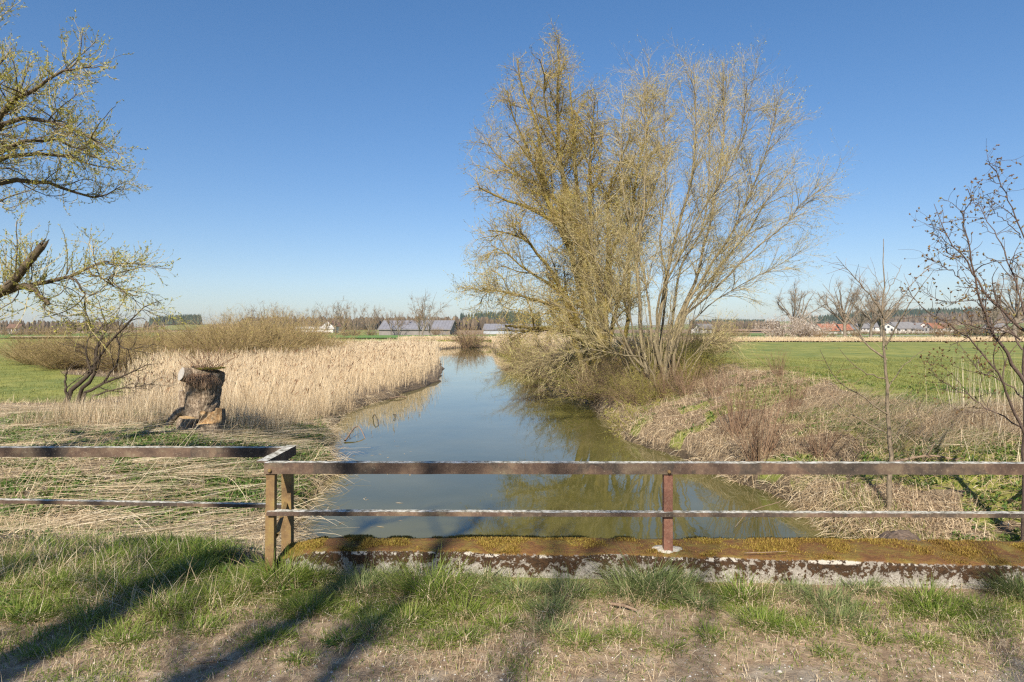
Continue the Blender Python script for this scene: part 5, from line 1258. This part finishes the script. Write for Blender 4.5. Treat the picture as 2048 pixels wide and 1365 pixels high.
stick('fallen_branch', [P(690, 878, 19.5)*[1, 1, 0]+[0, 0, WZ+.03], P(715, 858, 21)*[1, 1, 0]+[0, 0, WZ+.25], P(733, 875, 19.9)*[1, 1, 0]+[0, 0, WZ-.05]], .03, .012, 'curved pale branch arching from the bank into the water', 'branch', m_stick)
stick('sunken_branch', [P(745, 835, 25)*[1, 1, 0]+[0, 0, WZ-.03], P(750, 845, 24)*[1, 1, 0]+[0, 0, WZ+.22], P(757, 850, 23)*[1, 1, 0]+[0, 0, WZ+.02], P(752, 862, 21.7)*[1, 1, 0]+[0, 0, WZ-.02]], .016, .008, 'dark crooked branch sticking out of the water', 'branch', m_stickd)
stick('sunken_branch', [P(786, 829, 26)*[1, 1, 0]+[0, 0, WZ-.02], P(792, 836, 25)*[1, 1, 0]+[0, 0, WZ+.08], P(786, 845, 24)*[1, 1, 0]+[0, 0, WZ-.01]], .013, .008, 'small dark forked twig sticking out of the water', 'branch', m_stickd)
stick('driftwood', [P(780, 802, 31.2)*[1, 1, 0]+[0, 0, WZ+.05], P(800, 798, 31.8)*[1, 1, 0]+[0, 0, WZ+.09], P(812, 797, 32)*[1, 1, 0]+[0, 0, WZ+.03]], .04, .03, 'pale driftwood pole along the reed edge', 'branch', m_stick)
stick('bank_log', [np.array([6.6, 12.0, float(hgt(6.6, 12.))+.05]), np.array([7.1, 11.6, float(hgt(7.1, 11.6))+.10]), np.array([7.5, 11.1, float(hgt(7.5, 11.1))+.03])], .028, .012, 'grey fallen branch lying in the straw behind the sapling', 'branch', m_stick, side=6)
stick('bank_branch', [np.array([7.0, 9.2, -.30]), np.array([8.0, 9.6, .02]), np.array([8.9, 9.6, .06])], .035, .015, 'curved branch arching over the green leaves near the fruit tree', 'branch', m_stick, side=5)
stick('bank_branch', [np.array([8.2, 24.0, .10]), np.array([8.4, 23.9, .20]), np.array([8.6, 23.8, .27])], .05, .04, 'short pale cut branch on top of the straw mound', 'branch', flat_mat('cut_branch', (.45, .39, .31), scale=20))
stick('hanging_straw', [P(1560, 1010, 11.5)*[1, 1, 0]+[0, 0, WZ+.3], P(1500, 1000, 11.2)*[1, 1, 0]+[0, 0, WZ+.22], P(1470, 1010, 11)*[1, 1, 0]+[0, 0, WZ+.02]], .006, .003, 'long pale stem reaching from the bank out over the water', 'straw')

acc = Acc(); n = 260; y = rng.uniform(11, 60, n); x = Lf(y)+np.abs(rng.normal(0, .9, n))+.1; k = x < Rf(y)-.3; x = x[k]; y = y[k]; n = len(x)
L = rng.uniform(.03, .16, n)[:, None]; a_ = rng.uniform(0, PI, n); D = np.stack([np.cos(a_), np.sin(a_), 0*a_], 1); p = np.stack([x, y, 0*x+WZ+.004], 1)
acc.ribbons(np.stack([p-D*L/2, p, p+D*L/2], 1), rng.uniform(.008, .03, n)[:, None]*np.array([[.3, 1, .3]]), np.stack([-D[:, 1], D[:, 0], 0*a_], 1), a=rng.uniform(0, 1, n))
tag(acc.build('floating_debris', m_dry), 'dead leaves and reed bits floating near the left shore', kind='stuff')

# ------------------------------------------------------------------ far trees
def bare_tree(H, n0, n1, n2, n3, mats, spread=.5, rad=.22, r3=.02, fork=.3, leaf=0, leafm=None):
    tr_ = resample([(0, 0, -.3), (rng.normal(0, .1), 0, H*fork*.5), (rng.normal(0, .2), rng.normal(0, .2), H*fork)], 8)
    A = Acc(); A.tubes(tr_[None], np.linspace(rad, rad*.8, 8)[None], 7)
    C = np.zeros((n0, 12, 3)); th = np.arange(n0)/n0*2*PI+rng.normal(0, .3, n0); ag = rng.uniform(.15, 1., n0)*spread*1.5; C[:, 0] = tr_[-1]-np.array([0, 0, 1])*rng.uniform(0, H*fork*.35, n0)[:, None]
    D = np.stack([np.cos(th)*np.sin(ag), np.sin(th)*np.sin(ag), np.cos(ag)], 1); L = H*(1-fork)*rng.uniform(.8, 1.1, n0)
    for k in range(1, 12): D = unit(D+rng.normal(size=(n0, 3))*.07+np.array([0, 0, .03])); C[:, k] = C[:, k-1]+D*(L/11)[:, None]
    R = rad*.6*np.linspace(1, .12, 12)[None]*np.ones((n0, 1)); A.tubes(C, R, 5)
    C1, R1 = spawn(C, R, n1, .15, 1, (20, 50), (H*.12, H*.34), 7, rad*.2, up=.05, wig=.1, fall=.5); A.tubes(C1, R1, 4)
    B = Acc(); C2, R2 = spawn(np.concatenate([C1]), R1, n2, .1, 1, (20, 55), (H*.05, H*.15), 5, r3*1.4, up=.05, wig=.12, rtip=.5); B.tubes(C2, R2, 3, a=rng.uniform(0, 1, n2))
    C3, R3 = spawn(C2, R2, n3, .1, 1, (20, 50), (H*.025, H*.08), 4, r3, up=.03, wig=.12, rtip=.7); B.tubes(C3, R3, 3, a=rng.uniform(0, 1, n3))
    if leaf: leaves_on(B, C3, leaf, (.1, .2), 1, .6)
    return A, B
m_barkF = bark_mat('far_bark', [(.3, (.10, .085, .065)), (.7, (.26, .22, .17))], 3)
m_twigF = blade_mat('far_twigs', [(0, (.15, .115, .08)), (.6, (.27, .215, .155)), (1, (.36, .30, .22))], 0, .7)
m_twigF2 = blade_mat('far_twigs_brown', [(0, (.12, .075, .045)), (.6, (.24, .16, .095)), (1, (.32, .23, .14))], 0, .7)
m_bloss = blade_mat('blossom', [(0, (.45, .38, .32)), (1, (.66, .60, .54))], .2, .7)
pt = [place_proto('bare_tree', bare_tree(11.5, 10, 70, 520, 2000, None, .62, .27, .013), ([m_barkF], [m_twigF]), ('trunk', 'crown')) for _ in range(2)]
ps = [place_proto('bare_tree', bare_tree(9, 6, 40, 300, 1000, None, .5, .16, .028, .22), ([m_barkF], [m_twigF2]), ('trunk', 'crown')) for _ in range(3)]
fl = [
 (1586, 152, 1.10, 'round bare tree standing alone above the white blossoming bush'), (1690, 148, 1.18, 'tall bare tree with forked trunk between the round tree and the sapling'),
 (1742, 152, 1.1, 'bare tree seen just behind the top of the sapling'), (1762, 160, 1.0, 'bare tree right behind the sapling stem'), (2030, 140, 1.35, 'big bare tree behind the fruit tree twigs'),
 (1985, 165, .9, 'smaller bare tree behind the fruit tree'), (1720, 175, .8, 'smaller farther bare tree among the three by the sapling')]
for i, (x_, d_, s_, lb) in enumerate(fl):
    X_ = (x_-1024)/F*d_; copy_tree(pt[i % 2], (X_, d_, float(hgt(X_, d_))), rng.uniform(0, 6), (s_*1.2, s_*1.2, s_), lb, 'bare trees beyond the field', 'tree')
row = [(6, 300, .8), (40, 290, .7), (75, 310, .8), (105, 300, .65), (140, 320, .8), (655, 235, .9), (690, 215, 1.0), (672, 240, 1.2), (708, 205, .9), (628, 250, 1.0), (600, 260, .9), (735, 225, .9), (752, 240, 1.0), (782, 250, .9), (812, 260, .8),
       (845, 165, 1.05), (838, 172, .8), (860, 180, .7), (797, 170, .62), (870, 280, .9), (885, 290, .8), (900, 300, .9), (560, 270, 1.1), (530, 260, 1.15), (505, 275, 1.1), (575, 280, 1.0), (480, 290, 1.0), (450, 280, .9), (1415, 260, .5), (1460, 240, .6), (1500, 250, .5), (1900, 200, .8), (1935, 190, .75), (1870, 230, .7), (1960, 220, .9)]
for i, (x_, d_, s_) in enumerate(row):
    X_ = (x_-1024)/F*d_
    if 835 < x_ < 865: lb = 'bare tree before the long solar-roofed barn'
    elif x_ < 200: lb = 'low bare tree in the far line beyond the left meadow'
    elif x_ == 797: lb = 'slim bare tree before the left end of the solar-roofed barn'
    elif x_ < 600: lb = 'bare tree showing above the orange willow scrub'
    elif x_ < 830: lb = 'bare tree in the line between the white shed and the barn'
    elif x_ < 1000: lb = 'small bare tree behind the barn roof'
    elif x_ < 1600: lb = 'low brown tree between the pale willow and the blossoming bush'
    else: lb = 'brown bushy tree in the far hedge behind the fruit tree'
    copy_tree(ps[i % 3], (X_, d_, float(hgt(X_, d_))), rng.uniform(0, 6), s_*(1.25 if 400 < x_ < 900 else 1.), lb, lb.replace('bare tree', 'bare trees').replace('brown tree', 'brown trees'), 'tree')
pw = place_proto('blossoming_bush', shrub_mesh(40, 3.4, 1.1, 420, 1500, 6500, None, rad=.03, r2=.016, leafs=(.07, .14), wig=.15), ([m_twigF2], [m_twigF, m_bloss]))
for x_, d_, s_, lb in [(1560, 140, 1.05, 'white blossoming bush under the round bare tree, its near half'), (1605, 143, 1.25, 'larger white blossoming bush right under the round bare tree'), (1625, 147, .9, 'small blossoming bush toward the red-roofed houses')]:
    X_ = (x_-1024)/F*d_; copy_tree(pw, (X_, d_, float(hgt(X_, d_))), rng.uniform(0, 6), (s_*1.5, s_*1.2, s_*1.25), lb, None, 'bush')
drop_proto(pw)
ph = [place_proto('hedge_bush', shrub_mesh(40, 3., 1.1, 420, 1500, 500, None, rad=.03, r2=.02, leafs=(.07, .14), wig=.15), ([m_twigF2], [m_twigF2, m_leafY])) for _ in range(2)]
hb = [(x_, 235+(x_*7) % 40, .55+.3*((x_*13) % 7)/7) for x_ in range(1640, 1890, 13)]+[(934, 122, 1.35), (948, 124, 1.1), (925, 124, 1.0)]+[(x_, 230, 1.0) for x_ in range(10, 150, 16)]+[(x_, 250, 1.2) for x_ in range(400, 600, 22)]+[(690, 200, 1.1), (712, 205, 1.0), (740, 215, 1.0), (870, 250, 1.1), (895, 270, 1.2), (1440, 190, .8), (1470, 195, .9), (1490, 200, .7), (1710, 170, .7), (1880, 170, 1.1), (1910, 175, 1.3), (1945, 172, 1.4), (1975, 168, 1.2), (2010, 165, 1.1), (2040, 168, 1.3), (1665, 165, .5), (1640, 140, .7)]
for i, (x_, d_, s_) in enumerate(hb):
    X_ = (x_-1024)/F*d_
    if x_ in (934, 948, 925): lb = 'brown willow bush standing at the far end of the river'; gr = 'bushes at the far end of the river'
    elif x_ < 150: lb = 'brown bush in the far hedge beyond the left meadow'; gr = 'bushes in the left far hedge'
    elif x_ < 620: lb = 'far bush behind the orange willow scrub'; gr = 'bushes behind the willow scrub'
    elif x_ < 1000: lb = 'far brown bush along the crop field before the barn'; gr = 'bushes around the barn field'
    elif x_ < 1600: lb = 'far brown bush beyond the green field near the pale willow'; gr = 'bushes by the pale willow'
    elif x_ < 1800: lb = 'low bush beyond the green field below the village'; gr = 'bushes below the village'
    else: lb = 'brown hedge bush seen through the fruit tree'; gr = 'hedge behind the fruit tree'
    zz_ = max(float(hgt(X_, d_)), WZ+.1); copy_tree(ph[i % 2], (X_, d_, zz_), rng.uniform(0, 6), s_, lb, gr, 'bush')
for r in pt+ps+ph: drop_proto(r)
# far woods: conifers and bare broadleaf masses on the hills
m_con_ = blade_mat('conifer', [(0, (.018, .032, .018)), (.6, (.035, .055, .028)), (1, (.075, .075, .035))], 0, .9)
m_dec_ = blade_mat('bare_wood', [(0, (.07, .055, .038)), (.6, (.12, .09, .06)), (1, (.17, .13, .085))], 0, .9)
def wood(name, x0, x1, d0, d1, n, H, mat, label, w_=.28, dens=None):
    acc = Acc(); xx = rng.uniform(x0, x1, n); D = rng.uniform(d0, d1, n)
    if dens is not None: k = rng.uniform(size=n) < dens(xx, D); xx = xx[k]; D = D[k]; n = len(xx)
    X_ = (xx-1024)/F*D; z = hgt(X_, D); h = rng.uniform(H[0], H[1], n); lay = 5; m_ = 7
    prof = [(0.0, .25), (.15, 1.0), (.4, .8), (.7, .45), (.88, .2), (1., .02)] if 'conifer' in mat.name else [(0., .4), (.25, .9), (.55, 1.05), (.8, .75), (.95, .35), (1., .05)]
    K = len(prof); an = np.arange(m_)/m_*2*PI
    r = h*w_*.5*rng.uniform(.8, 1.3, n)
    V = np.zeros((n, K, m_, 3))
    for k, (zf, rf) in enumerate(prof):
        rr = (r[:, None]*rf)*rng.uniform(.65, 1.3, (n, m_))
        V[:, k, :, 0] = X_[:, None]+rr*np.cos(an); V[:, k, :, 1] = D[:, None]+rr*np.sin(an); V[:, k, :, 2] = (z+h*zf)[:, None]+rng.uniform(-.05, .05, (n, m_))*h[:, None]
    i = np.arange(m_); j = (i+1) % m_; f = np.stack([i, j, j+m_, i+m_], 1)[None, None]+(np.arange(K-1)*m_)[None, :, None, None]+(np.arange(n)*K*m_)[:, None, None, None]
    acc.add(V.reshape(-1, 3), f.reshape(-1, 4), a=np.repeat(rng.uniform(0, 1, n), K*m_))
    return tag(acc.build(name, mat), label, kind='stuff')
wood('hill_forest', 300, 408, 1250, 1330, 900, (13, 20), m_con_, 'dark wood on the small far hill', dens=lambda x, d: ss(298, 325, x)*ss(410, 385, x))
wood('hill_forest', 905, 1080, 1150, 1250, 700, (15, 26), m_con_, 'dark conifer wood behind the barns and the old willow', dens=lambda x, d: .15+.85*ss(935, 975, x))
wood('hill_forest', 1380, 1530, 1500, 1650, 700, (8, 14), m_con_, 'low dark wood on the horizon past the pale willow')
wood('hill_forest', 1600, 2100, 1350, 1550, 2600, (14, 22), m_con_, 'dark wood on the long hill above the village', dens=lambda x, d: ss(1600, 1720, x)*.8+.2)
wood('hill_forest', 1700, 2100, 1150, 1300, 600, (9, 15), m_dec_, 'bare wood at the foot of the long hill')
wood('far_wood', -150, 330, 520, 680, 620, (4, 9), m_dec_, 'bare trees on the skyline at the far left edge', dens=lambda x, d: ss(330, 120, x)*.8+.2)
wood('far_wood', 480, 900, 620, 760, 900, (8, 13), m_dec_, 'bare wood on the skyline behind the barn')
wood('far_wood', 1380, 1560, 700, 800, 300, (6, 10), m_dec_, 'bare wood behind the ploughed field')
wood('far_wood', 860, 1010, 560, 640, 160, (8, 12), m_dec_, 'brown wood rising beside the barn')

# ------------------------------------------------------------------ buildings
m_white = flat_mat('white_render', (.52, .51, .49), scale=.6, var=.08)
m_roofR = flat_mat('red_tiles', (.30, .125, .075), scale=.8, c2=(.22, .10, .065))
m_roofB = flat_mat('brown_tiles', (.17, .10, .075), scale=.8)
m_roofG = flat_mat('grey_roof', (.19, .185, .19), scale=.8)
m_win = flat_mat('window_glass', (.05, .06, .075), .2, scale=1.)
m_barnw = flat_mat('barn_wood', (.22, .20, .19), scale=.5)
m_blue = flat_mat('bluish_cladding', (.34, .38, .42), scale=.5, var=.1)
def house(name, x_, d_, W, Dp, Hw, Hr, rot, wall, roof, label, cat='house', win=4, chimney=True, gable_win=True, pv=None, zoff=0):
    X_ = (x_-1024)/F*d_; z = float(hgt(X_, d_))+zoff
    o = empty(name, (X_, d_, z), label, cat, None, rot)
    a = Acc(); w2, p2 = W/2, Dp/2       # ridge along x
    v = [(-w2, -p2, -1), (w2, -p2, -1), (w2, p2, -1), (-w2, p2, -1), (-w2, -p2, Hw), (w2, -p2, Hw), (w2, p2, Hw), (-w2, p2, Hw), (-w2, 0, Hw+Hr), (w2, 0, Hw+Hr)]
    a.add(v, [(0, 1, 5, 4), (2, 3, 7, 6), (1, 2, 6, 5), (3, 0, 4, 7)], [(5, 6, 9), (7, 4, 8)]); a.build('wall', wall, o)
    a = Acc(); ov = .5; tk = .25; sl_ = Hr/p2
    for s in (-1, 1):
        y0, z0 = s*(p2+ov), Hw-ov*sl_+.06; y1, z1 = 0, Hw+Hr+.06
        vv = [(-w2-ov, y0, z0), (w2+ov, y0, z0), (w2+ov, y1, z1), (-w2-ov, y1, z1)]; vv += [(p[0], p[1], p[2]+tk) for p in vv]
        a.add(vv, [(0, 1, 2, 3), (7, 6, 5, 4), (0, 4, 5, 1), (1, 5, 6, 2), (3, 7, 4, 0)])
    r = a.build('roof', roof, o)
    if pv:
        a = Acc(); n_p = pv; y0, z0 = -(p2+ov*.5), Hw-ov*.5*sl_+.06+tk+.06; y1, z1 = -p2*.06, Hw+Hr*.94+.06+tk+.06
        for i in range(n_p):
            xa = -w2+(W)*(i+.04)/n_p; xb_ = -w2+W*(i+.96)/n_p; a.add([(xa, y0, z0), (xb_, y0, z0), (xb_, y1, z1), (xa, y1, z1)], [(0, 1, 2, 3)])
        a.build('solar_panels', m_pv, r)
    if chimney:
        a = Acc(); a.box((w2*.3, .3, Hw+Hr*.6), (w2*.3+.7, 1.0, Hw+Hr+1.0)); a.build('chimney', m_roofB, r)
    for i in range(win):
        cx = -w2+W*(i+.5)/win; a = Acc(); a.box((cx-.55, -p2-.06, 1.0), (cx+.55, -p2+.05, 2.3)); a.build('window', m_win, o)
    if gable_win:
        for s in (-1, 1):
            for q in (-1, 1):
                a = Acc(); a.box((s*w2-.05, q*p2*.4-.5, 1.0), (s*w2+.06, q*p2*.4+.5, 2.3)); a.build('window', m_win, o)
            a = Acc(); a.box((s*w2-.05, -.5, Hw+.1), (s*w2+.07, .5, Hw+1.2)); a.build('window', m_win, o)
    return o
m_pv = flat_mat('solar_glass', (.21, .21, .235), .6, scale=.4, var=.2)
house('barn', 838, 262, 27, 15, 1.9, 3.3, -.10, m_barnw, m_roofG, 'long low barn with a roof full of solar panels beyond the reeds', 'barn', 0, False, False, 22, .2)
bb = house('barn', 1020, 330, 24, 14, 2.4, 2.8, -.1, m_blue, m_roofG, 'second solar-roofed barn half hidden behind the old willow', 'barn', 0, False, False, 18, -.6)
house('white_shed', 632, 385, 21, 9, 2.2, 1.0, .05, m_white, m_white, 'long low white shed left of the bare tree line', 'shed', 0, False, False, None, -.2)
house('farm_house', 664, 390, 8.5, 8, 3.4, 3.2, 1.2, m_white, m_roofB, 'small white gabled house at the end of the white shed', 'house', 2, True, True, None, .2)
vil = [
 (1627, 300, 7, 7, 3.0, 2.6, 1.25, m_white, m_roofG, 'white gable house nearest the blossoming bush'),
 (1651, 305, 10, 8, 2.2, 3.3, .25, m_white, m_roofR, 'red-roofed house next to the white gable house'),
 (1670, 320, 8, 9, 3.0, 3.2, 1.1, m_white, m_roofR, 'red-roofed house with a broad white gable'),
 (1686, 312, 6, 7, 2.6, 2.8, .1, m_white, m_roofR, 'small red-roofed house left of the forked bare tree'),
 (1697, 330, 8, 8, 2.8, 2.4, .5, m_white, m_roofG, 'white house right behind the forked bare tree'),
 (1752, 470, 16, 10, 4.0, 3.2, .15, m_white, m_roofG, 'grey-roofed house high behind the sapling'),
 (1778, 340, 9, 9, 3.4, 3.0, 1.0, m_white, m_roofG, 'pale grey house just right of the sapling stem'),
 (1802, 345, 13, 9, 3.4, 3.6, .1, m_white, m_roofG, 'wide dark-roofed white house in the middle of the village'),
 (1800, 500, 10, 9, 4.0, 3.8, .3, m_white, m_roofR, 'orange-roofed house high in the village'),
 (1828, 345, 8, 8, 2.6, 2.4, .4, m_white, m_roofG, 'low white house next to the wide dark-roofed one'),
 (1832, 520, 12, 9, 4.5, 3.2, 0, m_white, m_roofG, 'blue-grey roofed house at the top of the village'),
 (1850, 370, 10, 8, 3.4, 3.4, .9, m_white, m_roofR, 'red-roofed white house at the fruit tree end of the village'),
 (1867, 360, 8, 8, 3.4, 3.0, .2, m_white, m_roofR, 'last red-roofed house, seen between fruit tree twigs'),
 (1722, 420, 9, 8, 3.2, 3.0, .2, m_white, m_roofG, 'grey-roofed house between the bare trees'),
 (1408, 330, 9, 8, 3.0, 2.6, .4, m_white, m_roofG, 'white house half hidden behind the pale willow twigs'),
 (1398, 350, 8, 8, 2.8, 2.6, 1.1, m_white, m_roofB, 'white gable peeping out behind the pale willow'),
 (1990, 380, 12, 9, 3.4, 3.0, .1, m_white, m_roofG, 'grey-roofed house far behind the fruit tree branches'),
 (1890, 480, 11, 9, 3.8, 3.2, .3, m_white, m_roofB, 'brown-roofed house on the slope behind the hedge'),
 (32, 330, 6, 6, 3.6, 2.0, .2, m_white, m_roofB, 'small white house in the trees beyond the left meadow'),
]
for (x_, d_, W, Dp, Hw, Hr, rot, wl_, rf_, lb) in vil: house('village_house', x_, d_, W*.8, Dp*.8, Hw*.72, Hr*.8, rot, wl_, rf_, lb, win=3, zoff=.2)

# ------------------------------------------------------------------ air
HAZE = 1.2e-4
acc = Acc(); acc.box((-4200, -60, -6), (4200, 5200, 90))
hm = bpy.data.materials.new('haze_air'); hm.use_nodes = True; nt_ = hm.node_tree
for nd in list(nt_.nodes): nt_.nodes.remove(nd)
out = nt_.nodes.new('ShaderNodeOutputMaterial'); pv = nt_.nodes.new('ShaderNodeVolumePrincipled')
pv.inputs['Color'].default_value = (.85, .92, 1, 1); pv.inputs['Density'].default_value = HAZE; pv.inputs['Anisotropy'].default_value = .2
nt_.links.new(pv.outputs[0], out.inputs['Volume'])
tag(acc.build('haze', hm), 'thin pale haze of the far distance', kind='stuff')
sc.cycles.volume_bounces = 0
